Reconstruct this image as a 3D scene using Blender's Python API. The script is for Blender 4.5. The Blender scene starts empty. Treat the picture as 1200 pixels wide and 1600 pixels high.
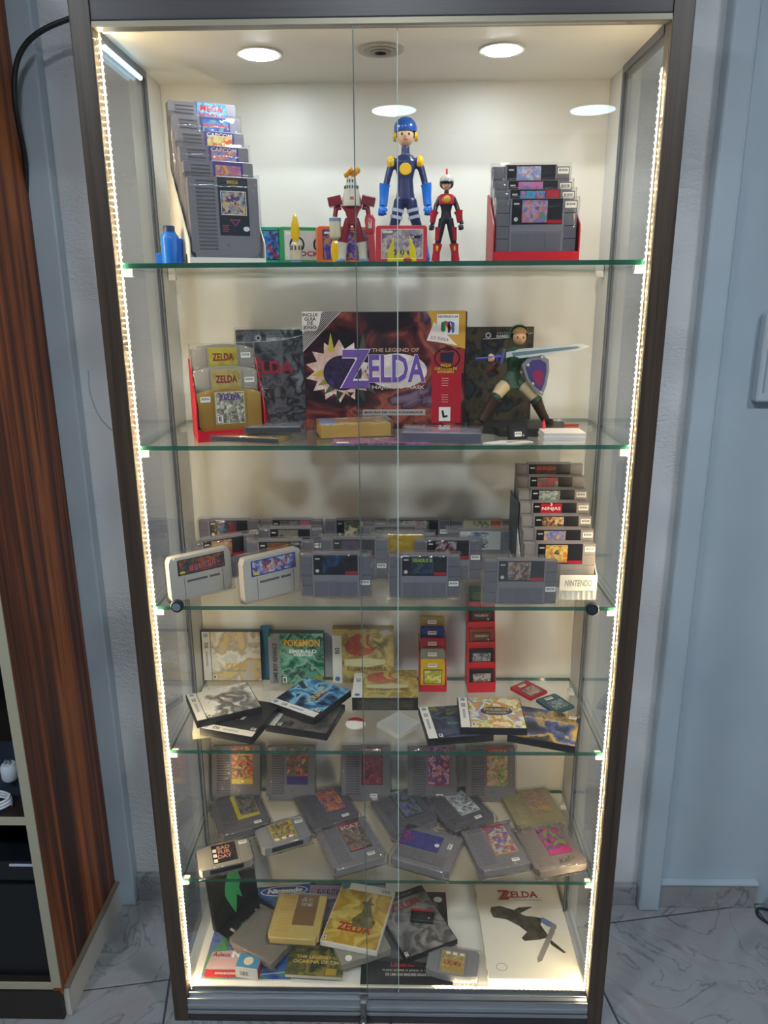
import bpy, bmesh, math, random
from mathutils import Vector, Matrix
R = math.radians
SC = bpy.context.scene
COL = SC.collection

# ------------------------------------------------------------------ camera
cam_d = bpy.data.cameras.new('camera')
cam = bpy.data.objects.new('camera', cam_d)
COL.objects.link(cam)
PITCH, YAW, ROLL = 0.2765, -0.0209, -0.0066
fw = Vector((math.sin(YAW) * math.cos(PITCH), math.cos(YAW) * math.cos(PITCH), -math.sin(PITCH)))
rt = Vector((math.cos(YAW), -math.sin(YAW), 0))
up = rt.cross(fw)
r2 = rt * math.cos(ROLL) + up * math.sin(ROLL)
u2 = up * math.cos(ROLL) - rt * math.sin(ROLL)
mw = Matrix((r2, u2, -fw)).transposed().to_4x4()
mw.translation = Vector((0.0287, -1.2969, 1.4781))
cam.matrix_world = mw
cam_d.sensor_fit = 'AUTO'
cam_d.sensor_width = 36.0
cam_d.lens = 1176.12 * 36.0 / 1600.0
cam_d.clip_start = 0.05
SC.camera = cam

# ------------------------------------------------------------------ world, exposure
W = bpy.data.worlds.new('shop_ambient')
SC.world = W
W.use_nodes = True
W.node_tree.nodes['Background'].inputs[0].default_value = (0.72, 0.84, 1.0, 1)
W.node_tree.nodes['Background'].inputs[1].default_value = 0.13
VS = SC.view_settings
VS.view_transform = 'Standard'
VS.look = 'None'
VS.gamma = 1.0
VS.exposure = 0.0
VS.use_curve_mapping = False
cy = SC.cycles
cy.transparent_max_bounces = 64
cy.max_bounces = 8
cy.diffuse_bounces = 4
cy.glossy_bounces = 4
cy.sample_clamp_indirect = 4.0
cy.caustics_reflective = False
cy.caustics_refractive = False
cy.use_denoising = True
LED_STRENGTH = 430.0
SPOT_STRENGTH = 95.0
ADDED_LAMP = 128.0

# ------------------------------------------------------------------ materials
def lin(c):
    c /= 255.0
    return c / 12.92 if c <= 0.04045 else ((c + 0.055) / 1.055) ** 2.4
def hx(h):
    if not isinstance(h, str):
        return tuple(h) + (1.0,)
    h = h.lstrip('#')
    return tuple(lin(int(h[i:i + 2], 16)) for i in (0, 2, 4)) + (1.0,)
_M = {}
def mat(h, rough=0.5, metal=0.0, emit=0.0, spec=0.5, coat=0.0):
    k = ('p', h, rough, metal, emit, spec, coat)
    if k in _M: return _M[k]
    m = bpy.data.materials.new('paint'); m.use_nodes = True
    b = m.node_tree.nodes['Principled BSDF']
    b.inputs['Base Color'].default_value = hx(h)
    b.inputs['Roughness'].default_value = rough
    b.inputs['Metallic'].default_value = metal
    b.inputs['Specular IOR Level'].default_value = spec
    b.inputs['Coat Weight'].default_value = coat
    b.inputs['Coat Roughness'].default_value = 0.08
    if emit:
        b.inputs['Emission Color'].default_value = hx(h)
        b.inputs['Emission Strength'].default_value = emit
    _M[k] = m
    return m
def emis(col, s, base=None):
    m = bpy.data.materials.new('glow'); m.use_nodes = True
    b = m.node_tree.nodes['Principled BSDF']
    b.inputs['Base Color'].default_value = base or (0.8, 0.8, 0.8, 1)
    b.inputs['Emission Color'].default_value = tuple(col) + (1,)
    b.inputs['Emission Strength'].default_value = s
    return m
def N(m, t, **kw):
    n = m.node_tree.nodes.new(t)
    for k, v in kw.items(): setattr(n, k, v)
    return n
def L(m, a, b): m.node_tree.links.new(a, b)
def ramp(m, fac, cols, interp='LINEAR'):
    r = N(m, 'ShaderNodeValToRGB'); r.color_ramp.interpolation = interp
    e = r.color_ramp.elements
    while len(e) > 1: e.remove(e[-1])
    e[0].position = cols[0][0]; e[0].color = hx(cols[0][1])
    for p, c in cols[1:]:
        x = e.new(p); x.color = hx(c)
    L(m, fac, r.inputs[0])
    return r
def art(cols, scale=38, seed=0, rough=0.3, dist=0.5, detail=4, lo=0.3, hi=0.7, interp='LINEAR', stretch=(1, 1, 1), cells=None):
    """blotchy printed picture"""
    k = ('a', tuple(cols), scale, seed, rough, dist, interp, stretch, cells)
    if k in _M: return _M[k]
    m = bpy.data.materials.new('printed_art'); m.use_nodes = True
    b = m.node_tree.nodes['Principled BSDF']
    b.inputs['Roughness'].default_value = rough
    tc = N(m, 'ShaderNodeTexCoord'); mp = N(m, 'ShaderNodeMapping')
    mp.inputs['Location'].default_value = (seed * 1.37, seed * 0.71, seed * 2.13)
    mp.inputs['Scale'].default_value = stretch
    L(m, tc.outputs['Object'], mp.inputs[0])
    n = N(m, 'ShaderNodeTexNoise')
    n.inputs['Scale'].default_value = scale * 1.5; n.inputs['Detail'].default_value = detail
    n.inputs['Distortion'].default_value = dist
    L(m, mp.outputs[0], n.inputs['Vector'])
    vo = N(m, 'ShaderNodeTexVoronoi'); vo.inputs['Scale'].default_value = scale * 2.6
    wob = N(m, 'ShaderNodeVectorMath', operation='MULTIPLY_ADD'); L(m, n.outputs['Color'], wob.inputs[0])
    wob.inputs[1].default_value = (0.55 / scale,) * 3; L(m, mp.outputs[0], wob.inputs[2]); L(m, wob.outputs[0], vo.inputs['Vector'])
    sx = N(m, 'ShaderNodeSeparateColor'); L(m, vo.outputs['Color'], sx.inputs[0])
    mr = N(m, 'ShaderNodeMapRange'); mr.inputs[1].default_value = lo; mr.inputs[2].default_value = hi; L(m, n.outputs['Fac'], mr.inputs[0])
    mx = N(m, 'ShaderNodeMix'); mx.inputs[0].default_value = cells if cells is not None else (0.5 if scale >= 24 else 0.12)
    L(m, mr.outputs[0], mx.inputs[2]); L(m, sx.outputs[0], mx.inputs[3])
    k2 = len(cols)
    r = ramp(m, mx.outputs[0], [(0.12 + 0.76 * i / max(1, k2 - 1), c) for i, c in enumerate(cols)], interp)
    L(m, r.outputs[0], b.inputs['Base Color'])
    _M[k] = m
    return m
def thin_glass(tint, rough=0.0, f0=0.04, bump=0.0, bscale=60, body=None, opac=0.0):
    """thin clear sheet: see-through plus a Schlick mirror term"""
    m = bpy.data.materials.new('clear_sheet'); m.use_nodes = True
    nt = m.node_tree; nt.nodes.clear()
    out = N(m, 'ShaderNodeOutputMaterial'); mix = N(m, 'ShaderNodeMixShader')
    tr = N(m, 'ShaderNodeBsdfTransparent'); gl = N(m, 'ShaderNodeBsdfGlossy')
    tr.inputs[0].default_value = tuple(tint) + (1,)
    gl.inputs['Color'].default_value = (1, 1, 1, 1); gl.inputs['Roughness'].default_value = rough
    g = N(m, 'ShaderNodeNewGeometry'); d = N(m, 'ShaderNodeVectorMath', operation='DOT_PRODUCT')
    L(m, g.outputs['Incoming'], d.inputs[0])
    if bump:
        tc = N(m, 'ShaderNodeTexCoord'); nz = N(m, 'ShaderNodeTexNoise'); bp = N(m, 'ShaderNodeBump')
        nz.inputs['Scale'].default_value = bscale; nz.inputs['Detail'].default_value = 2
        bp.inputs['Strength'].default_value = bump; bp.inputs['Distance'].default_value = 0.004
        L(m, tc.outputs['Object'], nz.inputs['Vector']); L(m, nz.outputs['Fac'], bp.inputs['Height'])
        L(m, bp.outputs[0], d.inputs[1]); L(m, bp.outputs[0], gl.inputs['Normal'])
    else:
        L(m, g.outputs['Normal'], d.inputs[1])
    ab = N(m, 'ShaderNodeMath', operation='ABSOLUTE'); L(m, d.outputs['Value'], ab.inputs[0])
    s = N(m, 'ShaderNodeMath', operation='SUBTRACT', use_clamp=True); s.inputs[0].default_value = 1; L(m, ab.outputs[0], s.inputs[1])
    p = N(m, 'ShaderNodeMath', operation='POWER'); L(m, s.outputs[0], p.inputs[0]); p.inputs[1].default_value = 5
    ml = N(m, 'ShaderNodeMath', operation='MULTIPLY_ADD', use_clamp=True)
    L(m, p.outputs[0], ml.inputs[0]); ml.inputs[1].default_value = 1 - f0; ml.inputs[2].default_value = f0
    L(m, ml.outputs[0], mix.inputs[0])
    if opac:
        df = N(m, 'ShaderNodeBsdfDiffuse'); df.inputs[0].default_value = hx(body)
        mx = N(m, 'ShaderNodeMixShader'); mx.inputs[0].default_value = opac
        L(m, tr.outputs[0], mx.inputs[1]); L(m, df.outputs[0], mx.inputs[2]); L(m, mx.outputs[0], mix.inputs[1])
    else:
        L(m, tr.outputs[0], mix.inputs[1])
    L(m, gl.outputs[0], mix.inputs[2]); L(m, mix.outputs[0], out.inputs[0])
    return m
GLASS = thin_glass((0.99, 0.993, 0.991), f0=0.026)
SHELF_GLASS = thin_glass((0.985, 0.992, 0.988), f0=0.03)
SLEEVE = thin_glass((0.985, 0.985, 0.985), rough=0.08, f0=0.03, bump=0.5, bscale=45)
HARDCASE = thin_glass((0.95, 0.95, 0.95), rough=0.06, f0=0.06, body='d8d8d2', opac=0.06)
FROST = thin_glass((0.9, 0.9, 0.9), rough=0.2, f0=0.06, body='dcdcd8', opac=0.45)

def wood(name, cols, scale, rough, axis=2, coat=0.0):
    m = bpy.data.materials.new(name); m.use_nodes = True
    b = m.node_tree.nodes['Principled BSDF']
    b.inputs['Roughness'].default_value = rough
    b.inputs['Coat Weight'].default_value = coat; b.inputs['Coat Roughness'].default_value = 0.15
    tc = N(m, 'ShaderNodeTexCoord'); mp = N(m, 'ShaderNodeMapping')
    s = [scale, scale, scale]; s[axis] = scale * 0.025
    mp.inputs['Scale'].default_value = s
    L(m, tc.outputs['Object'], mp.inputs[0])
    n = N(m, 'ShaderNodeTexNoise'); n.inputs['Scale'].default_value = 1.0
    n.inputs['Detail'].default_value = 6; n.inputs['Roughness'].default_value = 0.62; n.inputs['Distortion'].default_value = 0.4
    L(m, mp.outputs[0], n.inputs['Vector'])
    k = len(cols)
    r = ramp(m, n.outputs['Fac'], [(0.28 + 0.44 * i / (k - 1), c) for i, c in enumerate(cols)])
    L(m, r.outputs[0], b.inputs['Base Color'])
    return m
WOOD_DARK = wood('dark_laminate', ['2a221c', '3a2f27', '4a3d32', '30271f'], 60, 0.38)
WOOD_DARK_H = wood('dark_laminate_across', ['26232a', '322e34', '3c3840', '29262c'], 60, 0.38, axis=0)
WOOD_RED = wood('red_brown_veneer', ['1c0d07', '3a1a0d', '5e2c14', '8a4820', 'b0642c', '4a2211'], 30, 0.45)

def wall_paint(name, h, bump, scale, h2):
    m = bpy.data.materials.new(name); m.use_nodes = True
    b = m.node_tree.nodes['Principled BSDF']; b.inputs['Roughness'].default_value = 0.5
    tc = N(m, 'ShaderNodeTexCoord')
    n2 = N(m, 'ShaderNodeTexNoise'); n2.inputs['Scale'].default_value = 3.0; n2.inputs['Detail'].default_value = 5
    L(m, tc.outputs['Object'], n2.inputs['Vector'])
    r = ramp(m, n2.outputs['Fac'], [(0.3, h), (0.7, h2)]); L(m, r.outputs[0], b.inputs['Base Color'])
    mp = N(m, 'ShaderNodeMapping'); mp.inputs['Scale'].default_value = (0.6, 1, 1.5); L(m, tc.outputs['Object'], mp.inputs[0])
    n = N(m, 'ShaderNodeTexNoise'); n.inputs['Scale'].default_value = scale * 1.5; n.inputs['Detail'].default_value = 5; n.inputs['Roughness'].default_value = 0.6
    n.inputs['Distortion'].default_value = 1.0
    L(m, mp.outputs[0], n.inputs['Vector'])
    n3 = N(m, 'ShaderNodeTexNoise'); n3.inputs['Scale'].default_value = 4.5; L(m, tc.outputs['Object'], n3.inputs['Vector'])
    rr = ramp(m, n3.outputs['Fac'], [(0.42, '303030'), (0.62, 'ffffff')])
    mul = N(m, 'ShaderNodeMath', operation='MULTIPLY'); L(m, n.outputs['Fac'], mul.inputs[0]); L(m, rr.outputs[0], mul.inputs[1])
    bp = N(m, 'ShaderNodeBump'); bp.inputs['Strength'].default_value = bump; bp.inputs['Distance'].default_value = 0.02
    L(m, mul.outputs[0], bp.inputs['Height']); L(m, bp.outputs[0], b.inputs['Normal'])
    return m
WALL_ROUGH = wall_paint('rough_wall_paint', 'cfd2d5', 0.55, 55, 'd8dadd')
WALL_SMOOTH = wall_paint('smooth_wall_paint', 'a9b8c5', 0.05, 30, 'b3c1cc')
def marble():
    m = bpy.data.materials.new('marble_tile'); m.use_nodes = True
    b = m.node_tree.nodes['Principled BSDF']; b.inputs['Roughness'].default_value = 0.28
    tc = N(m, 'ShaderNodeTexCoord')
    n = N(m, 'ShaderNodeTexNoise'); n.inputs['Scale'].default_value = 5; n.inputs['Detail'].default_value = 7; n.inputs['Distortion'].default_value = 1.2
    L(m, tc.outputs['Object'], n.inputs['Vector'])
    r = ramp(m, n.outputs['Fac'], [(0.3, '7c7f84'), (0.48, '96999d'), (0.6, '938f92'), (0.72, 'a2a5a8')])
    v = N(m, 'ShaderNodeTexNoise'); v.inputs['Scale'].default_value = 3.2; v.inputs['Detail'].default_value = 9; v.inputs['Distortion'].default_value = 2.4
    L(m, tc.outputs['Object'], v.inputs['Vector'])
    rv = ramp(m, v.outputs['Fac'], [(0.488, 'ffffff'), (0.5, 'aaaaac'), (0.509, 'ffffff')])
    mx = N(m, 'ShaderNodeMix', data_type='RGBA', blend_type='MULTIPLY'); mx.inputs[0].default_value = 0.75
    L(m, r.outputs[0], mx.inputs[6]); L(m, rv.outputs[0], mx.inputs[7]); L(m, mx.outputs[2], b.inputs['Base Color'])
    return m
MARBLE = marble()
WHITE_MELAMINE = mat('e9e6dc', 0.42)
GREY_CART = mat('7e7b83', 0.42)
GREY_CART2 = mat('67656e', 0.45)
GREY_DARK = mat('5c5b62', 0.5)
LIGHT_GREY = mat('b9b6ae', 0.42)
N64_GREY = mat('86858a', 0.4)
GOLD = mat('b08a3c', 0.34, 0.35)
GOLD_PALE = mat('d8bd72', 0.36, 0.2)
RED_PLASTIC = mat('c81426', 0.38)
WHITE_PLASTIC = mat('ece9df', 0.4)
BLACK = mat('101012', 0.35)
BLACK_SOFT = mat('1c1c1f', 0.5)
PAPER = mat('ecebe4', 0.6)
STEEL = mat('a9adb3', 0.3, 0.9)
ALU = mat('9fa6ae', 0.36, 0.75)
def barcode():
    m = bpy.data.materials.new('barcode_print'); m.use_nodes = True
    b = m.node_tree.nodes['Principled BSDF']; b.inputs['Roughness'].default_value = 0.6
    tc = N(m, 'ShaderNodeTexCoord'); mp = N(m, 'ShaderNodeMapping'); mp.inputs['Scale'].default_value = (1, 0, 0)
    L(m, tc.outputs['Object'], mp.inputs[0])
    n = N(m, 'ShaderNodeTexNoise'); n.inputs['Scale'].default_value = 900; L(m, mp.outputs[0], n.inputs['Vector'])
    r = ramp(m, n.outputs['Fac'], [(0.47, '2a2a2c'), (0.5, 'e8e6e0')], 'CONSTANT'); L(m, r.outputs[0], b.inputs['Base Color'])
    return m
BARCODE = barcode()

# ------------------------------------------------------------------ mesh helpers
def box(bm, x0, x1, y0, y1, z0, z1):
    v = [bm.verts.new(p) for p in ((x0, y0, z0), (x1, y0, z0), (x1, y1, z0), (x0, y1, z0),
                                   (x0, y0, z1), (x1, y0, z1), (x1, y1, z1), (x0, y1, z1))]
    f = [(0, 3, 2, 1), (4, 5, 6, 7), (0, 1, 5, 4), (1, 2, 6, 5), (2, 3, 7, 6), (3, 0, 4, 7)]
    return [bm.faces.new([v[i] for i in q]) for q in f]
def prism(bm, pts, y0, y1):
    """polygon in XZ (seen from -Y, counter-clockwise) pushed from y0 to y1"""
    a = [bm.verts.new((x, y0, z)) for x, z in pts]; b = [bm.verts.new((x, y1, z)) for x, z in pts]
    n = len(pts)
    bm.faces.new(a); bm.faces.new(b[::-1])
    for i in range(n):
        j = (i + 1) % n
        bm.faces.new((a[j], a[i], b[i], b[j]))
def prism_x(bm, pts, x0, x1):
    """polygon in YZ pushed along X"""
    a = [bm.verts.new((x0, y, z)) for y, z in pts]; b = [bm.verts.new((x1, y, z)) for y, z in pts]
    n = len(pts)
    bm.faces.new(a); bm.faces.new(b[::-1])
    for i in range(n):
        j = (i + 1) % n
        bm.faces.new((a[j], a[i], b[i], b[j]))
def prism_z(bm, pts, z0, z1):
    a = [bm.verts.new((x, y, z0)) for x, y in pts]; b = [bm.verts.new((x, y, z1)) for x, y in pts]
    n = len(pts)
    bm.faces.new(a[::-1]); bm.faces.new(b)
    for i in range(n):
        j = (i + 1) % n
        bm.faces.new((a[i], a[j], b[j], b[i]))
def frame_of(d):
    d = d.normalized()
    a = Vector((0, 0, 1)) if abs(d.z) < 0.9 else Vector((1, 0, 0))
    u = d.cross(a).normalized()
    return u, d.cross(u).normalized()
def tube(bm, pts, rad, n=10, caps=True):
    pts = [Vector(p) for p in pts]
    rad = rad if isinstance(rad, (list, tuple)) else [rad] * len(pts)
    rings = []; u = None
    for i, p in enumerate(pts):
        d = pts[min(i + 1, len(pts) - 1)] - pts[max(i - 1, 0)]
        if u is None: u, v = frame_of(d)
        else:
            dn = d.normalized(); u = (u - dn * u.dot(dn)).normalized(); v = dn.cross(u)
        r = rad[i]
        rx, ry = r if isinstance(r, tuple) else (r, r)
        rings.append([bm.verts.new(p + u * rx * math.cos(2 * math.pi * k / n) + v * ry * math.sin(2 * math.pi * k / n)) for k in range(n)])
    for a, b in zip(rings, rings[1:]):
        for k in range(n):
            bm.faces.new((a[k], a[(k + 1) % n], b[(k + 1) % n], b[k]))
    if caps:
        bm.faces.new(rings[0][::-1]); bm.faces.new(rings[-1])
def lathe(bm, prof, n=20, ox=0, oy=0, oz=0):
    rings = []
    for r, z in prof:
        rings.append([bm.verts.new((ox + r * math.cos(2 * math.pi * k / n), oy + r * math.sin(2 * math.pi * k / n), oz + z)) for k in range(n)])
    for a, b in zip(rings, rings[1:]):
        for k in range(n):
            bm.faces.new((a[k], a[(k + 1) % n], b[(k + 1) % n], b[k]))
    bm.faces.new(rings[0][::-1]); bm.faces.new(rings[-1])
def ball(bm, c, rx, ry=None, rz=None, u=14, v=9):
    ry = ry or rx; rz = rz or rx
    m = Matrix.Translation(c) @ Matrix.Diagonal((rx, ry, rz, 1))
    bmesh.ops.create_uvsphere(bm, u_segments=u, v_segments=v, radius=1, matrix=m)
def bevel_bm(bm, w, seg=2):
    bmesh.ops.bevel(bm, geom=list(bm.edges), offset=w, segments=seg, profile=0.7, affect='EDGES', clamp_overlap=True)
def mesh_of(bm, name, smooth=None):
    bmesh.ops.recalc_face_normals(bm, faces=list(bm.faces))
    me = bpy.data.meshes.new(name); bm.to_mesh(me); bm.free()
    if smooth is not None:
        for p in me.polygons: p.use_smooth = True
        if smooth > 0: me.set_sharp_from_angle(angle=R(smooth))
    return me
def obj(name, data, m=None, parent=None, loc=None, rot=None, smooth=None):
    if isinstance(data, bmesh.types.BMesh): data = mesh_of(data, name, smooth)
    o = bpy.data.objects.new(name, data); COL.objects.link(o)
    if m is not None:
        if len(data.materials) == 0: data.materials.append(m)
        elif data.materials[0] is not m:
            o.material_slots[0].link = 'OBJECT'; o.material_slots[0].material = m
    if parent: o.parent = parent
    if loc: o.location = loc
    if rot: o.rotation_euler = rot
    return o
def tag(o, label, cat, group=None):
    o['label'] = label; o['category'] = cat
    if group: o['group'] = group
    return o
def thing(name, label, cat, loc=(0, 0, 0), rot=(0, 0, 0), group=None):
    o = bpy.data.objects.new(name, None); COL.objects.link(o)
    o.empty_display_size = 0.02; o.location = loc; o.rotation_euler = rot
    return tag(o, label, cat, group)
def struct(o): o['kind'] = 'structure'; return o
def bx(name, x0, x1, y0, y1, z0, z1, m, parent=None, bev=0.0, seg=2):
    bm = bmesh.new(); box(bm, x0, x1, y0, y1, z0, z1)
    if bev: bevel_bm(bm, bev, seg)
    return obj(name, bm, m, parent)
def plate(name, x0, x1, z0, z1, y, m, parent, th=0.0005):
    return bx(name, x0, x1, y - th, y + 0.0002, z0, z1, m, parent)
FONT_CACHE = {}
def text_data(s, bold, shear, res=2):
    k = (s, bold, shear)
    if k in FONT_CACHE: return FONT_CACHE[k]
    cu = bpy.data.curves.new('lettering', 'FONT'); cu.body = s; cu.resolution_u = res
    cu.offset = bold; cu.shear = shear; cu.align_x = 'CENTER'; cu.space_line = 0.9
    o = bpy.data.objects.new('lettering_tmp', cu)
    me = o.to_mesh()
    co = [tuple(v.co) for v in me.vertices]; fc = [tuple(p.vertices) for p in me.polygons]
    o.to_mesh_clear(); bpy.data.objects.remove(o); bpy.data.curves.remove(cu)
    FONT_CACHE[k] = (co, fc)
    return co, fc
def txt(s, cx, cz, y, h, m, parent, w=None, rot=0.0, bold=0.0, shear=0.0, name='lettering'):
    """flat printed words on a face that looks to -Y; h = height of the block, w = width of the block"""
    if s.startswith('~'):          # lettering too small to read in the photograph: a row of letter-sized strokes
        n = len(s); w = w or h * n * 0.6; rnd_ = random.Random(len(s) * 7 + int(abs(cx) * 1e4)); bm = bmesh.new(); p = w / n
        c, sn = math.cos(R(rot)), math.sin(R(rot))
        for k in range(n):
            x0 = -w / 2 + k * p; hh = h * rnd_.choice((0.5, 0.5, 0.42)); st_ = p * 0.22
            for (a0, a1, b0, b1) in ((0.1 * p, 0.1 * p + st_, -hh, hh), (0.1 * p, 0.75 * p, hh - st_, hh) if rnd_.random() < .6 else (0.1 * p, 0.75 * p, -hh, -hh + st_), (0.55 * p, 0.55 * p + st_, -hh, hh * rnd_.choice((0.2, 1.0)))):
                q = [(x0 + a0, b0), (x0 + a1, b0), (x0 + a1, b1), (x0 + a0, b1)]
                bm.faces.new([bm.verts.new((cx + u_ * c - v_ * sn, y, cz + u_ * sn + v_ * c)) for u_, v_ in q])
        return obj(name, bm, m, parent)
    co, fc = text_data(s, bold, shear)
    xs = [c[0] for c in co]; ys = [c[1] for c in co]
    W0 = max(xs) - min(xs); H0 = max(ys) - min(ys)
    sy = h / H0; sx = (w / W0) if w else sy
    mx = (max(xs) + min(xs)) / 2; my = (max(ys) + min(ys)) / 2
    c, sn = math.cos(R(rot)), math.sin(R(rot))
    vs = []
    for a in co:
        px, pz = (a[0] - mx) * sx, (a[1] - my) * sy
        vs.append((cx + px * c - pz * sn, y, cz + px * sn + pz * c))
    me = bpy.data.meshes.new(name); me.from_pydata(vs, [], fc); me.update()
    return obj(name, me, m, parent)
def poly(name, pts, y, m, parent, th=0.0004):
    bm = bmesh.new(); prism(bm, pts, y - th, y + 0.0002)
    return obj(name, bm, m, parent)
def circle_pts(cx, cz, rx, rz=None, n=20):
    rz = rz or rx
    return [(cx + rx * math.cos(2 * math.pi * k / n), cz + rz * math.sin(2 * math.pi * k / n)) for k in range(n)]
def lay(cx, cy_, z, yaw, h, t, tilt=0.0):
    """location / rotation of a thing that lies face up: its centre over (cx, cy_), its back on height z"""
    a = R(yaw)
    return dict(loc=(cx + math.sin(a) * h / 2, cy_ - math.cos(a) * h / 2, z + t / 2), rot=(R(-90 + tilt), 0, a))
def sheet(w, h, t, seed):
    """clear bag: a slightly crumpled thin-walled box"""
    rnd = random.Random(seed)
    bm = bmesh.new(); box(bm, -w / 2, w / 2, -t / 2, t / 2, 0, h)
    bmesh.ops.subdivide_edges(bm, edges=list(bm.edges), cuts=5, use_grid_fill=True)
    for v in bm.verts:
        v.co.x += rnd.uniform(-1, 1) * 0.0008; v.co.z += rnd.uniform(-1, 1) * 0.0008
        v.co.y += rnd.uniform(-0.2, 1) * 0.0007 * (1 if v.co.y > 0 else -1)
    return mesh_of(bm, 'clear_sleeve', 0)
_SH = {}
def sleeve(parent, w, h, t, z0=-0.001):
    k = (w, h, t)
    if k not in _SH: _SH[k] = sheet(w, h, t, len(_SH))
    return obj('clear_sleeve', _SH[k], SLEEVE, parent, (0, 0, z0))

# ================================================================== THE ROOM
FZ = -0.07
struct(bx('floor', -2.6, 2.6, -4.6, 0.45, FZ - 0.03, FZ - 0.004, mat('4c4e52', 0.8)))
floor = bpy.data.objects['floor']
a = R(9.5); ca, sa = math.cos(a), math.sin(a)
bm = bmesh.new(); T = 0.25 - 0.0022
box(bm, -T, T, -T, T, -0.004, 0.0); bevel_bm(bm, 0.0012, 1)
tile_me = mesh_of(bm, 'floor_tile')
for i in range(-5, 6):
    for j in range(-9, 4):
        u, v = 0.009 + 0.25 + 0.5 * i, 0.19 + 0.25 + 0.5 * (j - 1)
        x, y = u * ca - v * sa, u * sa + v * ca
        if abs(x) > 2.2 or y > 0.62 or y < -4.2: continue
        obj('floor_tile', tile_me, MARBLE, floor, (x, y, FZ), (0, 0, a + (math.pi / 2) * ((i * 3 + j) % 4)))
struct(bx('wall_back', -2.6, 2.6, 0.365, 0.43, FZ - 0.03, 2.6, WALL_ROUGH))
struct(bx('trim_1', -0.83, -0.672, 0.328, 0.3645, FZ, 2.6, WALL_SMOOTH, bev=0.006, seg=3))      # pilaster on the left
struct(bx('trim_2', 0.655, 0.708, 0.326, 0.3645, FZ, 2.6, WALL_SMOOTH, bev=0.009, seg=3))       # pilaster on the right
struct(bx('wall_right', 0.71, 2.6, 0.356, 0.3645, FZ, 2.6, WALL_SMOOTH))                         # smoother panel beyond the pilaster
for n, (x0, x1, z1) in enumerate([(-0.671, -0.40, 0.008), (0.40, 0.654, -0.012)]):
    struct(bx('baseboard_back' if n == 0 else 'baseboard_rear', x0, x1, 0.347, 0.3645, FZ, z1, MARBLE, bev=0.003))
bb = struct(bx('baseboard_right', 0.709, 0.96, 0.34, 0.3555, FZ, 0.002, MARBLE, bev=0.002))
bx('baseboard_cap', 0.709, 0.962, 0.335, 0.3555, 0.002, 0.010, WALL_SMOOTH, bb, bev=0.003)
struct(bx('ceiling', -2.6, 2.6, -4.6, 0.43, 2.6, 2.66, mat('d9dde0', 0.7)))
lampm = emis((0.87, 0.95, 1.0), ADDED_LAMP)
lampd = emis((0.66, 0.88, 1.0), 15.0)      # the dimmer lamps further back
for n, (x, y, w) in enumerate([(0.0, -3.81, 'middle one'), (1.225, -3.86, 'right-hand one'),
                               (0.0, -1.6, 'unseen one added straight in front of the cabinet'),
                               (-1.25, -1.6, 'unseen one added on the brown unit side'), (1.25, -1.6, 'unseen one added on the wall box side')]):  # near row is unseen, added to light the wall and cabinet front
    t = thing('ceiling_light', 'round white ceiling light panel, %s of the room lights' % w, 'ceiling light', (x, y, 2.6), group='round room ceiling lights')
    bm = bmesh.new(); lathe(bm, [(0.15, -0.012), (0.152, -0.004), (0.152, 0.0), (0.02, 0.0)], 32); obj('rim', bm, WHITE_PLASTIC, t, smooth=40)
    bm = bmesh.new(); lathe(bm, [(0.135, -0.0145), (0.135, -0.0122)], 32); obj('diffuser', bm, lampd if y < -3 else lampm, t)

# wall box at the right, cables
t = thing('wall_box', 'pale rounded wall box with dark window on smooth right wall', 'wall box', (0.845, 0.356, 1.259))
bx('housing', -0.055, 0.075, -0.03, 0.0, 0.0, 0.185, mat('b9c4d0', 0.4), t, bev=0.010, seg=3)
bx('display_window', -0.022, 0.06, -0.0315, -0.0295, 0.135, 0.172, mat('2a3240', 0.2), t)
bx('rim_groove', -0.045, -0.041, -0.0312, -0.0295, 0.02, 0.17, mat('94a3b2', 0.4), t)
def cable(name, pts, r, m, n=8, parent=None, res=6):
    P = [Vector(p) for p in pts]; Q = []
    for i in range(len(P) - 1):
        p0, p1, p2, p3 = P[max(i - 1, 0)], P[i], P[i + 1], P[min(i + 2, len(P) - 1)]
        for k in range(res):
            s = k / res
            Q.append(0.5 * ((2 * p1) + (p2 - p0) * s + (2 * p0 - 5 * p1 + 4 * p2 - p3) * s * s + (3 * p1 - p0 - 3 * p2 + p3) * s ** 3))
    Q.append(P[-1])
    bm = bmesh.new(); tube(bm, Q, r, n)
    return obj(name, bm, m, parent, smooth=0)
tag(cable('power_cable', [(-0.47, 0.27, 2.0), (-0.581, 0.28, 1.979), (-0.641, 0.28, 1.957), (-0.675, 0.28, 1.93), (-0.693, 0.28, 1.895), (-0.701, 0.28, 1.845),
       (-0.704, 0.29, 1.80), (-0.712, 0.315, 1.74), (-0.728, 0.3265, 1.66)], 0.0052, mat('17181b', 0.5)),
    'thick black power cable curving from cabinet top down beside the brown unit', 'cable')
tag(cable('thin_wire', [(-0.654, 0.363, 1.332), (-0.652, 0.363, 1.325), (-0.653, 0.3625, 1.28), (-0.638, 0.3625, 1.23), (-0.613, 0.3625, 1.199), (-0.57, 0.3625, 1.165)], 0.0012, mat('a9b4bd', 0.5)),
    'thin pale wire stuck to the rough wall left of the glass cabinet', 'wire')
rnd = random.Random(4)
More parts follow.
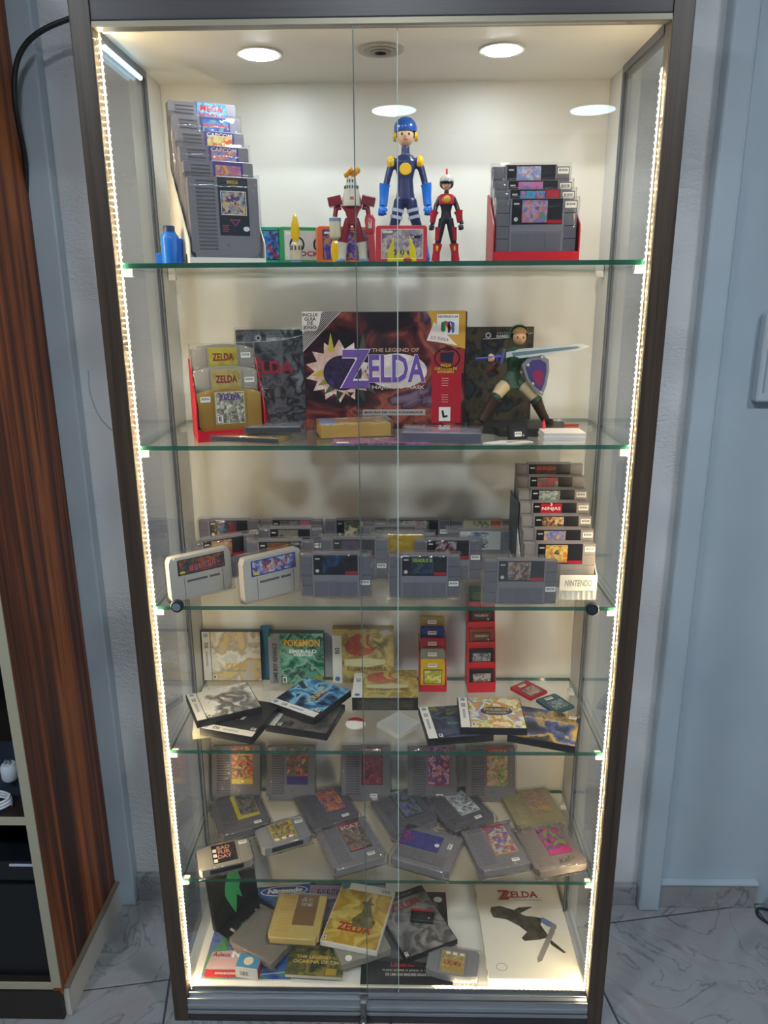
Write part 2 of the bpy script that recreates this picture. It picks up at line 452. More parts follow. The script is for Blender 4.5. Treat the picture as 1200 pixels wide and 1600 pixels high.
for n, (h, lab, r) in enumerate([('15181c', 'black looped cord on top of the tangle at the right wall foot', 0.004), ('d3d8dc', 'white cord in the tangle at the right wall foot', 0.003),
                                 ('22262b', 'dark flat loop of cord lowest in the tangle at the right wall foot', 0.0035)]):
    pts = []
    for k in range(26):
        an = k * 0.9; rr = 0.045 + 0.012 * math.sin(k * 1.7 + n)
        pts.append((1.018 + rr * math.cos(an) * 0.8, 0.26 + rr * 1.3 * math.sin(an), FZ + 0.005 + (2 - n if n else 2) * 0.010 + 0.0011 * k))
    if n == 2: pts = [(1.0, 0.33, FZ + .004), (0.968, 0.335, FZ + .004), (0.958, 0.31, FZ + .004), (0.975, 0.285, FZ + .004), (1.0, 0.27, FZ + .004), (1.05, 0.25, FZ + .004)]
    tag(cable('tangled_cord', pts, r, mat(h, 0.5), 6, res=3), lab, 'cord')

# ================================================================== BROWN UNIT AT THE LEFT
u = thing('shelving_unit', 'tall dark brown veneered shelving unit with pale front edging beside the wall', 'shelf unit', (-0.90, 0.0, FZ))
ox, oz = 0.90, -FZ
bx('side_panel', -0.737 + ox, -0.718 + ox, 0.002, 0.325, 0.0 + oz, 2.1 + oz, WOOD_RED, u)
bx('side_panel', -1.5 + ox, -1.482 + ox, 0.002, 0.325, 0.0 + oz, 2.1 + oz, WOOD_RED, u)
EDGE = mat('a9a48f', 0.5)
bx('front_edging', -0.7375 + ox, -0.7175 + ox, -0.001, 0.002, 0.02 + oz, 2.1 + oz, EDGE, u)
bx('back_panel', -1.482 + ox, -0.737 + ox, 0.31, 0.325, 0.0 + oz, 2.1 + oz, mat('1a1514', 0.6), u)
for z in (0.022, 0.45, 0.88, 1.30, 1.72):
    s = bx('shelf', -1.482 + ox, -0.737 + ox, 0.004, 0.31, z - 0.009 + oz, z + 0.009 + oz, mat('231b17', 0.5), u)
    bx('shelf_edging', -1.482 + ox, -0.737 + ox, 0.001, 0.004, z - 0.009 + oz, z + 0.009 + oz, EDGE, s)
bx('plinth', -1.5 + ox, -0.722 + ox, 0.0, 0.32, 0.0, 0.008 + oz, wood('plinth_laminate', ['1b1816', '2a2522', '201c1a'], 50, 0.5, axis=0), u)
bx('side_skirting', -0.7215 + ox, -0.709 + ox, 0.012, 0.327, 0.0, 0.004 + oz, mat('c9c5ba', 0.5), u)
bx('skirting_trim', -0.7215 + ox, -0.707 + ox, 0.012, 0.327, 0.004 + oz, 0.010 + oz, mat('7d7668', 0.5), u)
# things on its shelves
bm = bmesh.new(); lathe(bm, [(0.014, 0), (0.017, 0.004), (0.017, 0.03), (0.013, 0.036)], 18)
t = thing('plug_adapter', 'white rounded plug adapter beside coiled cords on the brown unit', 'adapter', (-0.790, 0.06, 0.510)); obj('body', bm, mat('c4ccd8', 0.35), t, smooth=40)
bx('prong', -0.006, -0.003, -0.004, 0.002, 0.036, 0.046, STEEL, t); bx('prong', 0.003, 0.006, -0.004, 0.002, 0.036, 0.046, STEEL, t)
tag(bx('storage_box', -0.92, -0.775, 0.07, 0.2, 0.459, 0.51, mat('2a3645', 0.5), bev=0.004), 'low dark blue box under the adapter on the brown unit', 'box')
for k in range(2):
    pts = [(-0.825 + 0.042 * math.cos(i * 0.62) * (1 - 0.05 * k), 0.035 + 0.026 * math.sin(i * 0.62), 0.4635 + 0.0065 * k + 0.0006 * i) for i in range(22)]
    tag(cable('coiled_cord', pts, 0.003, mat('c9d0da', 0.4), 6, res=3), ['white cord coiled flat on brown unit shelf', 'white cord coil lying on top of another coil on the brown unit'][k], 'cord')
t = thing('game_console', 'flat black console with pale stripe on the lower brown unit shelf', 'console', (-0.86, 0.14, 0.031))
bx('body', -0.12, 0.112, -0.12, 0.12, 0, 0.245, mat('0e1116', 0.35), t, bev=0.004)
bx('upper_body', -0.12, 0.112, -0.115, 0.12, 0.25, 0.30, mat('12161d', 0.35), t, bev=0.004)
bx('stripe', 0.058, 0.108, -0.1165, -0.114, 0.306 - 0.0095 - 0.008, 0.306 - 0.012, mat('b8bfce', 0.4), t)

# ================================================================== THE GLASS CABINET
HW, HT, DP = 0.44, 1.883, 0.343
c = thing('display_cabinet', 'tall dark wood display cabinet with sliding glass doors and lit white interior', 'cabinet', (0, 0, FZ))
K = -FZ
def cb(name, x0, x1, y0, y1, z0, z1, m, bev=0.0, parent=None): return bx(name, x0, x1, y0, y1, z0 + K, z1 + K, m, parent or c, bev)
for s in (-1, 1):
    cb('front_post', min(s * 0.473, s * 0.4405), max(s * 0.473, s * 0.4405), 0.0, 0.032, FZ, 1.975, WOOD_DARK, 0.002)
    cb('inner_edge', min(s * 0.4405, s * 0.4395), max(s * 0.4405, s * 0.4395), 0.001, 0.030, 0.0, HT, mat('7a6a54', 0.5))
    cb('rear_post', min(s * 0.473, s * 0.44), max(s * 0.473, s * 0.44), 0.255, DP, FZ, 1.975, WHITE_MELAMINE)
    cb('gasket', min(s * 0.447, s * 0.438), max(s * 0.447, s * 0.438), 0.246, 0.255, 0.0, HT - 0.012, mat('6a6f75', 0.6))
    cb('side_glass', min(s * 0.446, s * 0.4405), max(s * 0.446, s * 0.4405), 0.0325, 0.246, 0.004, HT - 0.012, GLASS)
    cb('side_rail', min(s * 0.46, s * 0.438), max(s * 0.46, s * 0.438), 0.0325, 0.255, HT - 0.012, HT, mat('77777a', 0.5))
    cb('side_sill', min(s * 0.46, s * 0.4395), max(s * 0.46, s * 0.4395), 0.0325, 0.255, FZ, 0.004, WHITE_MELAMINE)
cb('top_fascia', -0.4395, 0.4395, 0.0, 0.022, HT + 0.004, 1.975, WOOD_DARK_H, 0.002)
cb('interior_top', -0.46, 0.46, 0.022, DP, HT, HT + 0.018, WHITE_MELAMINE)
cb('roof', -0.473, 0.473, 0.0, DP + 0.012, 1.975, 1.99, WOOD_DARK_H)
cb('back_panel', -0.473, 0.473, DP, DP + 0.012, FZ, 1.975, WHITE_MELAMINE)
cb('interior_floor', -0.4395, 0.4395, 0.026, DP, -0.02, 0.0, WHITE_MELAMINE)
cb('base_rail', -0.4395, 0.4395, 0.001, 0.03, FZ, -0.042, WOOD_DARK_H, 0.001)
tr = cb('bottom_track', -0.4395, 0.4395, -0.001, 0.026, -0.042, -0.012, ALU)
for z0, y0, z1 in ((-0.012, 0.0225, 0.003), (-0.012, 0.0115, -0.002), (-0.012, -0.001, -0.006), (-0.026, -0.0035, -0.022), (-0.042, -0.006, -0.036)):
    cb('track_rib', -0.4395, 0.4395, y0, y0 + 0.0022, z0, z1, ALU, parent=tr)
cb('top_track', -0.4395, 0.4395, 0.001, 0.024, HT - 0.004, HT + 0.004, mat('8a8474', 0.4, 0.5))
def door(x0, x1, y0, kx, zb):
    d = cb('glass_door', x0, x1, y0, y0 + 0.005, zb, HT - 0.006, GLASS)
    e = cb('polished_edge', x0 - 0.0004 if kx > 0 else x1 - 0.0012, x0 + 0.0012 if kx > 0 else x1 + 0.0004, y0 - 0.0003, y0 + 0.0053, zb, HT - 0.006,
           mat('c9d6cf' if kx < 0 else '5c6b66', 0.2), parent=d)  # inner door's edge coloured pale as if catching light, outer's dim
    k = obj('door_knob', mesh_of(knob_bm(), 'door_knob', 40), mat('1d242d', 0.4), d, (kx, y0, 0.924 + K), (R(90), 0, 0))
    bm = bmesh.new(); lathe(bm, [(0.0078, 0.0), (0.0078, 0.0006)], 20)
    obj('knob_face', bm, mat('6f7d8c' if kx < 0 else '2c3440', 0.35), d, (kx, y0 - 0.012, 0.924 + K), (R(90), 0, 0))
    return d
def knob_bm():
    bm = bmesh.new(); lathe(bm, [(0.011, 0), (0.012, 0.002), (0.012, 0.010), (0.0105, 0.012), (0.009, 0.0122)], 24); return bm
door(-0.042, 0.4392, 0.005, 0.385, -0.004)
door(-0.4392, 0.027, 0.0155, -0.389, 0.001)
shoe = cb('door_shoe', -0.042, 0.4392, 0.003, 0.0112, -0.034, -0.004, ALU)
lk = cb('lock_plate', -0.058, -0.043, -0.004, 0.004, -0.028, 0.001, STEEL, 0.001)
bm = bmesh.new(); lathe(bm, [(0.0085, 0), (0.0095, 0.002), (0.0095, 0.026), (0.008, 0.028)], 24)
cyl = obj('lock_cylinder', bm, mat('8a8c90', 0.25, 0.9), c, (-0.0505, 0.0, -0.046 + K), (R(90), 0, 0), smooth=40)
bx('keyhole', -0.001, 0.001, -0.004, 0.004, 0.0279, 0.0284, BLACK, cyl)
bm = bmesh.new(); tube(bm, [(-0.0505, -0.006, -0.01 + K), (-0.0505, -0.012, -0.046 + K)], 0.0065, 14); obj('lock_barrel', bm, mat('8a8c90', 0.25, 0.9), c, smooth=40)
# recessed spots in the cabinet's ceiling
for x, y, on in ((-0.21, 0.152, True), (0.203, 0.146, True), (-0.002, 0.140, False)):
    bm = bmesh.new(); lathe(bm, [(0.030, -0.003), (0.038, -0.003), (0.040, -0.001), (0.040, 0.0), (0.03, 0.0)], 36)
    r_ = obj('spotlight', bm, mat('d8d4c6' if on else 'bdb8a8', 0.4), c, (x, y, HT + K), smooth=40)
    bm = bmesh.new(); lathe(bm, [(0.029, -0.0045), (0.029, -0.0025)], 32)
    obj('lamp_lens', bm, emis((0.86, 0.95, 1.0), SPOT_STRENGTH) if on else mat('a8a294', 0.5), r_, (0, 0, 0))
    if not on:
        for rr in (0.018, 0.010):
            bm = bmesh.new(); lathe(bm, [(rr, -0.006), (rr, -0.004)], 24); obj('lamp_ring', bm, mat('8d877a', 0.5) if rr > .015 else mat('b0aa9c', 0.5), r_)
# added glowing bar, stands in for a reflection along the left glass top
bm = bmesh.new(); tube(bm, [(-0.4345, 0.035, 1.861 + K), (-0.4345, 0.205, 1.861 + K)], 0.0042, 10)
obj('reflection_bar', bm, emis((0.45, 0.78, 1.0), 2.2), c, smooth=40)
# LED tape: pale tape with tiny domes
def led_tape(p0, p1, nrm, step=0.0098):
    p0, p1, nrm = Vector(p0), Vector(p1), Vector(nrm)
    d = (p1 - p0); ln = d.length; d.normalize(); s = d.cross(nrm)
    def pt(a, b, h): return p0 + d * a + s * b + nrm * h + Vector((0, 0, K))
    bm = bmesh.new()
    v = [bm.verts.new(pt(a, b, h)) for h in (0, 0.0008) for a, b in ((0, -0.004), (ln, -0.004), (ln, 0.004), (0, 0.004))]
    for q in ((0, 3, 2, 1), (4, 5, 6, 7), (0, 1, 5, 4), (1, 2, 6, 5), (2, 3, 7, 6), (3, 0, 4, 7)): bm.faces.new([v[i] for i in q])
    tape = obj('led_tape', bm, emis((1.0, 0.80, 0.48), 0.75), c)
    bm = bmesh.new()
    for k in range(int(ln / step)):
        a_ = step * (k + 0.5); rb = 0.0017
        base = [bm.verts.new(pt(a_ + rb * math.cos(2 * math.pi * i / 6), rb * math.sin(2 * math.pi * i / 6), 0.0009)) for i in range(6)]
        top = [bm.verts.new(pt(a_ + rb * .6 * math.cos(2 * math.pi * i / 6), rb * .6 * math.sin(2 * math.pi * i / 6), 0.0024)) for i in range(6)]
        for i in range(6): bm.faces.new((base[i], base[(i + 1) % 6], top[(i + 1) % 6], top[i]))
        bm.faces.new(top)
    o = obj('led_beads', bm, LEDM, tape); o['kind'] = 'stuff'
LEDM = emis((1.0, 0.77, 0.44), LED_STRENGTH)
led_tape((-0.4390, 0.0275, 0.004), (-0.4390, 0.0275, HT - 0.004), (1, 0, 0))
led_tape((0.4390, 0.0275, 0.004), (0.4390, 0.0275, HT - 0.062), (-1, 0, 0))
led_tape((0.105, 0.0285, 0.0005), (0.430, 0.0285, 0.0005), (0, 0, 1), 0.0105)
# shelves: loose panes lying on clips
ZS = [None, 1.5345, 1.222, 0.912, 0.5977, 0.2839]
EDGE_GREEN = thin_glass((0.25, 0.5, 0.42), rough=0.1, f0=0.05, body='1f5a4a', opac=0.7)
which = ['', 'topmost glass shelf, holding toy figures', 'second glass shelf from the top, holding the big game box', 'middle glass shelf, holding rows of grey cartridges',
         'fourth glass shelf from the top, holding cartridge stands', 'lowest glass shelf, covered with wrapped cartridges']
for i in range(1, 6):
    z = ZS[i]
    for s in (-1, 1):
        for y0, y1 in ((0.036, 0.050), (0.292, 0.305)):
            cb('shelf_clip', min(s * 0.4395, s * 0.424), max(s * 0.4395, s * 0.424), y0, y1, z - 0.0185, z - 0.0055, WHITE_PLASTIC, 0.002)
    bm = bmesh.new(); F = box(bm, -0.436, 0.436, 0.030, 0.338, -0.008, 0.0)
    for k, f in enumerate(F): f.material_index = 0 if k < 2 else 1
    me = bpy.data.meshes.new('glass_shelf'); bm.to_mesh(me); bm.free(); me.materials.append(SHELF_GLASS); me.materials.append(EDGE_GREEN)
    o = bpy.data.objects.new('glass_shelf', me); COL.objects.link(o); o.location = (0, 0, z + 0.003); tag(o, which[i], 'shelf', 'glass shelves of the display cabinet')
TOP = [None] + [z + 0.0032 for z in ZS[1:]] + [0.0003]

# ================================================================== CARTRIDGE BUILDERS (upright, front to -Y, base at z = 0)
_MESH = {}
def shared(key, fn):
    if key not in _MESH: _MESH[key] = fn()
    return _MESH[key]
def nes_body():
    w, h, t = 0.060, 0.134, 0.0085
    bm = bmesh.new()
    prism(bm, [(-0.054, 0), (0.054, 0), (0.054, 0.010), (w, 0.012), (w, h - 0.002), (w - 0.002, h), (-0.012, h), (-0.014, h - 0.0025), (-w + 0.002, h - 0.0025), (-w, h - 0.0045), (-w, 0.012), (-0.054, 0.010)], -t, t)
    bevel_bm(bm, 0.0007, 1)
    return mesh_of(bm, 'cartridge_shell')
def nes_ribs():
    bm = bmesh.new()
    for k in range(19):
        z = 0.016 + k * 0.006
        prism_x(bm, [(-0.0080, z), (-0.0099, z + 0.0009), (-0.0099, z + 0.0030), (-0.0080, z + 0.0039)], -0.047, -0.0155)
    return mesh_of(bm, 'grip_ribs')
def nes_arrow():
    bm = bmesh.new(); prism(bm, [(-0.001, 0.026), (0.003, 0.021), (0.007, 0.026)], -0.0089, -0.008); return mesh_of(bm, 'insert_arrow')
def sticker(parent, x, z, y, w=0.017, h=0.009, rot=0):
    s = bx('price_sticker', -w / 2, w / 2, -0.0004, 0.0002, -h / 2, h / 2, PAPER, parent); s.location = (x, y, z); s.rotation_euler = (0, R(rot), 0)
    bx('sticker_print', -w * 0.38, w * 0.38, -0.0006, -0.0003, -h * 0.1, h * 0.28, BARCODE, s)
    return s
def nes(label, loc, rot, art_m, base='16171c', title=None, tcol='e8e4da', title_h=0.010, art_rect=(0.0, 0.03, 1.0, 1.0), shell=GREY_CART, wrap=True, price=None, extra=None, name='grey_cartridge', group=None, grip=GREY_CART2, tz=0.9):
    t = thing(name, label, 'cartridge', loc, rot, group)
    obj('shell', shared('nes', nes_body), shell, t); obj('grip_ribs', shared('nesr', nes_ribs), grip, t); obj('insert_arrow', shared('nesa', nes_arrow), grip, t)
    x0, x1, z0, z1 = -0.010, 0.042, 0.040, 0.1325
    lb = plate('label_sticker', x0, x1, z0, z1, -0.0086, mat(base, 0.3), t)
    W_, H_ = x1 - x0, z1 - z0
    if art_m: plate('label_picture', x0 + W_ * art_rect[0] + .001, x0 + W_ * art_rect[2] - .001, z0 + H_ * art_rect[1], z0 + H_ * art_rect[3], -0.0091, art_m, lb, 0.0003)
    if title: txt(title, (x0 + x1) / 2, z0 + H_ * tz, -0.0097, title_h, mat(tcol, 0.4), lb, w=W_ * 0.86, bold=0.015)
    if price: sticker(t, price[0], price[1], -0.0087)
    if extra: extra(t, lb)
    if wrap: sleeve(t, 0.126, 0.141, 0.0215, -0.003)
    return t
def snes_body():
    bm = bmesh.new()
    box(bm, -0.068, -0.045, -0.0065, 0.0085, 0, 0.0855); box(bm, 0.045, 0.068, -0.0065, 0.0085, 0, 0.0855)
    prism(bm, [(-0.0455, 0), (0.0455, 0), (0.0455, 0.086), (0.0445, 0.088), (-0.0445, 0.088), (-0.0455, 0.086)], -0.0100, 0.0100)
    box(bm, -0.0445, 0.0445, -0.0108, -0.0098, 0.035, 0.044)
    return mesh_of(bm, 'cartridge_shell')
def snes_panels():
    bm = bmesh.new()
    for x in (-0.0415, -0.0135, 0.0145):
        box(bm, x, x + 0.0268, -0.0109, -0.0098, 0.003, 0.0325)
    return mesh_of(bm, 'face_panels')
def snes_wings():
    bm = bmesh.new()
    for s in (-1, 1):
        for k in range(4):
            box(bm, s * 0.0565 - 0.0105, s * 0.0565 + 0.0105, -0.0082, -0.0062, 0.004 + k * 0.0205, 0.0225 + k * 0.0205)
    return mesh_of(bm, 'wing_blocks')
def snes(label, loc, rot, art_m, title=None, base='141418', right='1c1c22', badge='a8182c', tcol='f0e6d8', wrap='soft', price=None, art_rect=(0.2, 0.70), price_z=0.03, shell=GREY_CART, group=None, th=0.007):
    t = thing('grey_cartridge', label, 'cartridge', loc, rot, group)
    obj('shell', shared('snes', snes_body), shell, t)
    obj('face_panels', shared('snesp', snes_panels), GREY_CART2 if shell is GREY_CART else shell, t)
    obj('wing_blocks', shared('snesw', snes_wings), GREY_CART2 if shell is GREY_CART else shell, t)
    x0, x1, z0, z1 = -0.0425, 0.0425, 0.047, 0.0872
    lb = plate('label_sticker', x0, x1, z0, z1, -0.0101, mat(base, 0.3), t)
    W_ = x1 - x0
    plate('label_picture', x0 + W_ * art_rect[0], x0 + W_ * art_rect[1], z0 + 0.003, z1 - 0.002, -0.0106, art_m, lb, 0.0003)
    plate('label_strip', x0 + W_ * art_rect[1] + .001, x1 - 0.001, z0 + 0.008, z1 - 0.001, -0.0106, mat(right, 0.3), lb, 0.0002)
    if badge: plate('label_badge', x0 + W_ * art_rect[1] + .001, x1 - 0.001, z0 + 0.001, z0 + 0.007, -0.0106, mat(badge, 0.3), lb, 0.0003)
    poly('rating_mark', circle_pts(x0 + 0.007, z0 + 0.008, 0.0035, n=14), -0.0106, mat('c8c6c0', 0.4), lb)
    plate('side_mark', x0 + 0.003, x0 + 0.012, z1 - 0.009, z1 - 0.0065, -0.0106, mat('c8c6c0', 0.4), lb, 0.0003)
    if title: txt(title, x0 + W_ * sum(art_rect) / 2, z1 - 0.0085, -0.0113, th, mat(tcol, 0.4), lb, w=W_ * (art_rect[1] - art_rect[0]) * 0.88, bold=0.02)
    if price: sticker(t, 0.0565, price_z, -0.0084, 0.019, 0.010)
    if wrap == 'soft': sleeve(t, 0.140, 0.093, 0.0245, -0.002)
    if wrap == 'hard':
        bm = bmesh.new(); box(bm, -0.0725, 0.0725, -0.0135, 0.0135, -0.003, 0.0935); bevel_bm(bm, 0.0012, 1)
        obj('protector_case', shared('snesh', lambda: mesh_of(bm, 'protector_case')), HARDCASE, t)
    return t
def sfc_body():
    bm = bmesh.new()
    prism(bm, [(-0.060, 0), (0.060, 0), (0.064, 0.006), (0.064, 0.076), (0.060, 0.086), (0.056, 0.0875), (-0.056, 0.0875), (-0.060, 0.086), (-0.064, 0.076), (-0.064, 0.006)], -0.010, 0.010)
    bevel_bm(bm, 0.0016, 2); return mesh_of(bm, 'cartridge_shell', 40)
def sfc(label, loc, rot, art_m, title, base='2a2830', tcol='e04a5a', group=None):
    t = thing('pale_cartridge', label, 'cartridge', loc, rot, group)
    obj('shell', shared('sfc', sfc_body), LIGHT_GREY, t)
    lb = plate('label_sticker', -0.047, 0.050, 0.050, 0.081, -0.0101, mat(base, 0.3), t)
    plate('label_picture', -0.044, 0.048, 0.052, 0.079, -0.0106, art_m, lb, 0.0003)
    txt(title, 0.004, 0.063, -0.0113, 0.011, mat(tcol, 0.4), lb, w=0.056, rot=4, bold=0.03)
    poly('rating_mark', circle_pts(-0.038, 0.0555, 0.006, 0.0028, 14), -0.0108, mat('d8c832', 0.4), lb)
    bx('slot', -0.030, 0.012, -0.0104, -0.0098, 0.034, 0.0385, GREY_DARK, t); bx('slot', 0.016, 0.038, -0.0104, -0.0098, 0.034, 0.0385, GREY_DARK, t)
    for x in (-0.036, 0.044): bx('groove', x, x + 0.0008, -0.0103, -0.0098, 0.002, 0.046, GREY_DARK, t)
    sleeve(t, 0.134, 0.094, 0.0245, -0.0015)
    return t
def n64_outline(w, h, s=0.007):
    p = [(-w, 0.008), (-w + 0.006, 0), (w - 0.006, 0), (w, 0.008)]
    n = 9
    for k in range(n):
        a = -1 + 2 * k / (n - 1)
        p.append((-a * w * 1.0, h - s * a * a - (0.002 if abs(a) == 1 else 0)))
    return p
def n64_body():
    bm = bmesh.new(); prism(bm, n64_outline(0.058, 0.076), -0.009, 0.009); bevel_bm(bm, 0.0012, 2); return mesh_of(bm, 'cartridge_shell', 35)
def n64(label, loc, rot, art_m, title, shell=N64_GREY, base='16171b', tcol='d03038', marks=3, price=None, wrap=True, th=0.014, tz=0.5, tw=0.040, group=None, name='rounded_cartridge', rating=None):
    t = thing(name, label, 'cartridge', loc, rot, group)
    obj('shell', shared('n64', n64_body), shell, t)
    for x in (-0.031, 0.0302): bx('groove', x, x + 0.0008, -0.0093, -0.0088, 0.004, 0.070, GREY_DARK if shell is N64_GREY else mat('7a5c20', 0.4), t)
    bx('connector_slot', -0.036, 0.036, -0.0055, 0.0055, -0.0004, 0.001, BLACK, t)
    lb = plate('label_sticker', -0.0265, 0.0265, 0.012, 0.0705, -0.0091, mat(base, 0.3), t)
    if art_m: plate('label_picture', -0.0255, 0.0255, 0.013, 0.0695, -0.0096, art_m, lb, 0.0003)
    txt(title, 0, 0.012 + 0.058 * tz, -0.0102, th, mat(tcol, 0.4), lb, w=tw, bold=0.03)
    for k in range(marks): plate('rating_mark', -0.024 + k * 0.016, -0.014 + k * 0.016, 0.0145, 0.0215, -0.0096, PAPER, lb, 0.0004)
    if rating:
        plate('rating_mark', -0.024, -0.014, 0.0145, 0.0275, -0.0096, PAPER, lb, 0.0004); txt(rating, -0.019, 0.0215, -0.0102, 0.009, BLACK, lb, bold=0.04)
    if price: sticker(t, price[0], price[1], -0.0092, 0.018, 0.010)
    if wrap: sleeve(t, 0.121, 0.080, 0.0225, -0.002)
    return t
def gb_body():
    bm = bmesh.new()
    prism(bm, [(-0.0285, 0), (0.0285, 0), (0.0285, 0.058), (0.026, 0.058), (0.026, 0.0635), (0.0245, 0.065), (-0.0265, 0.065), (-0.0285, 0.063)], -0.0037, 0.0037)
    bevel_bm(bm, 0.0008, 1); return mesh_of(bm, 'cartridge_shell')
def gb(label, loc, rot, h, art_m, price=True, rough=0.35, alpha=None, group=None, pale='d8d6ce', title=None):
    t = thing('handheld_cartridge', label, 'cartridge', loc, rot, group)
    m = mat(h, rough)
    obj('shell', shared('gb', gb_body), alpha or m, t)
    bx('top_recess', -0.020, 0.020, -0.0042, -0.0034, 0.047, 0.055, m, t, 0.0006)
    lb = plate('label_sticker', -0.0215, 0.0215, 0.004, 0.0405, -0.0038, mat('4c4a44', 0.4), t)
    plate('label_picture', -0.0195, 0.0195, 0.006, 0.0385, -0.0043, art_m, lb, 0.0003)
    if price: sticker(t, -0.001, 0.0515, -0.0043, 0.020, 0.009)
    return t
def gba_body():
    bm = bmesh.new(); prism(bm, [(-0.0275, 0), (0.0275, 0), (0.0275, 0.029), (0.0285, 0.030), (0.0285, 0.034), (0.027, 0.0355), (-0.027, 0.0355), (-0.0285, 0.034), (-0.0285, 0.03), (-0.0275, 0.029)], -0.0045, 0.0045)
    bevel_bm(bm, 0.0006, 1); return mesh_of(bm, 'cartridge_shell')
def gba(label, loc, rot, h, art_m, title=None, tcol='e6e2d6', group=None):
    t = thing('slim_cartridge', label, 'cartridge', loc, rot, group)
    obj('shell', shared('gba', gba_body), mat(h, 0.35), t)
    lb = plate('label_sticker', -0.0215, 0.0215, 0.004, 0.0265, -0.0046, mat('1b1b1e', 0.35), t)
    plate('label_picture', -0.0205, 0.0205, 0.005, 0.0255, -0.0051, art_m, lb, 0.0003)
    if title: txt(title, 0, 0.018, -0.0057, 0.006, mat(tcol, 0.4), lb, w=0.030, bold=0.03)
    poly('seal_mark', circle_pts(0.016, 0.0085, 0.0022, n=10), -0.0053, mat('c9c4b4', 0.4), lb)
    return t
def case_shell(w, h, t):
    bm = bmesh.new(); box(bm, -w / 2, w / 2, -t / 2, t / 2, 0, h); bevel_bm(bm, 0.0016, 2); return mesh_of(bm, 'case_shell', 40)
def case(label, loc, rot, art_m, w=0.137, h=0.125, t=0.0155, shell='1a1a1d', spine='e9e7e0', title=None, tcol='e8c84a', tz=0.3, tw=0.5, th=0.012, sub=None, subcol='d8d8d8', spine_txt='DS', spine_w=0.021, rating='E', price=None, name='game_case', group=None, side=None, cat='game case', gap=True):
    """plastic game case: shell, printed cover with a spine band and a picture"""
    o = thing(name, label, cat, loc, rot, group)
    obj('case_shell', shared(('case', w, h, t), lambda: case_shell(w, h, t)), mat(shell, 0.35), o)
    y = -t / 2 - 0.0001
    cv = plate('printed_cover', -w / 2 + 0.002, w / 2 - 0.002, 0.002, h - 0.002, y, art_m, o)
    if spine_w:
        plate('cover_band', -w / 2 + 0.0022, -w / 2 + spine_w, 0.0022, h - 0.0022, y - 0.0005, mat(spine, 0.4), cv, 0.0003)
        if gap: plate('band_line', -w / 2 + spine_w, -w / 2 + spine_w + 0.0012, 0.0022, h - 0.0022, y - 0.0005, mat('17171a', 0.4), cv, 0.0003)
        if spine_txt: txt(spine_txt, -w / 2 + spine_w * 0.55, h * 0.72, y - 0.0011, spine_w * 0.42, mat('3a3d44', 0.4), cv, rot=-90, bold=0.03)
        plate('band_print', -w / 2 + spine_w * 0.42, -w / 2 + spine_w * 0.66, h * 0.30, h * 0.60, y - 0.0008, mat('a9acb2', 0.5), cv, 0.0002)
        poly('band_seal', circle_pts(-w / 2 + spine_w * 0.55, h * 0.92, spine_w * 0.26, n=16), y - 0.0008, mat('7f9cc0', 0.4), cv)
    cx = spine_w / 2
    if title: txt(title, cx, h * tz, y - 0.0012, th, mat(tcol, 0.35), cv, w=w * tw, bold=0.035)
    if sub: txt(sub, cx, h * tz - th * 0.95, y - 0.0012, th * 0.5, mat(subcol, 0.35), cv, w=w * tw * 0.9, bold=0.03)
    if rating:
        plate('rating_mark', -w / 2 + spine_w + 0.004, -w / 2 + spine_w + 0.0115, 0.006, 0.017, y - 0.0005, PAPER, cv, 0.0003)
        txt(rating, -w / 2 + spine_w + 0.0078, 0.0115, y - 0.0012, 0.007, BLACK, cv, bold=0.05)
    if side:
        for n_, (x0, x1, z0, z1, hc) in enumerate(side): bx('page_edge', x0, x1, -t / 2 + 0.001, t / 2 - 0.001, z0, z1, mat(hc, 0.6), o)
    if price: sticker(o, price[0], price[1], y - 0.0004, 0.016, 0.010)
    return o
def stair_stand(name, label, loc, rot, w, steps, rise, run, m, lip=0.012, t=0.002, front=None, side_h=0.03, thick=0.022, base=0.006):
    """stair-shaped display stand: two sloping side plates and one tray per step"""
    o = thing(name, label, 'display stand', loc, rot)
    y0 = -thick / 2 - 0.004; yb = y0 + run * (steps - 1) + thick + 0.004
    H = base + rise * (steps - 1)
    for s in (-1, 1):
        bm = bmesh.new()
        prism_x(bm, [(y0, 0), (yb, 0), (yb, H + side_h), (yb - thick * 0.5, H + side_h), (y0 + 0.002, base + side_h * 0.9), (y0, base + side_h * 0.7)], min(s * w / 2, s * (w / 2 + t)), max(s * w / 2, s * (w / 2 + t)))
        obj('side_plate', bm, m, o)
    for k in range(steps):
        z = base + rise * k; y = y0 + run * k
        tr_ = bx('tray', -w / 2, w / 2, y + 0.0004, min(y + thick - 0.0004, y + run if k < steps - 1 else 9), z - 0.003, z - 0.0005, m, o)
        bx('tray_lip', -w / 2, w / 2, y - 0.0015, y + 0.0004, (0 if k == 0 else z - rise), z - 0.0005 + lip, m, o)
    return o

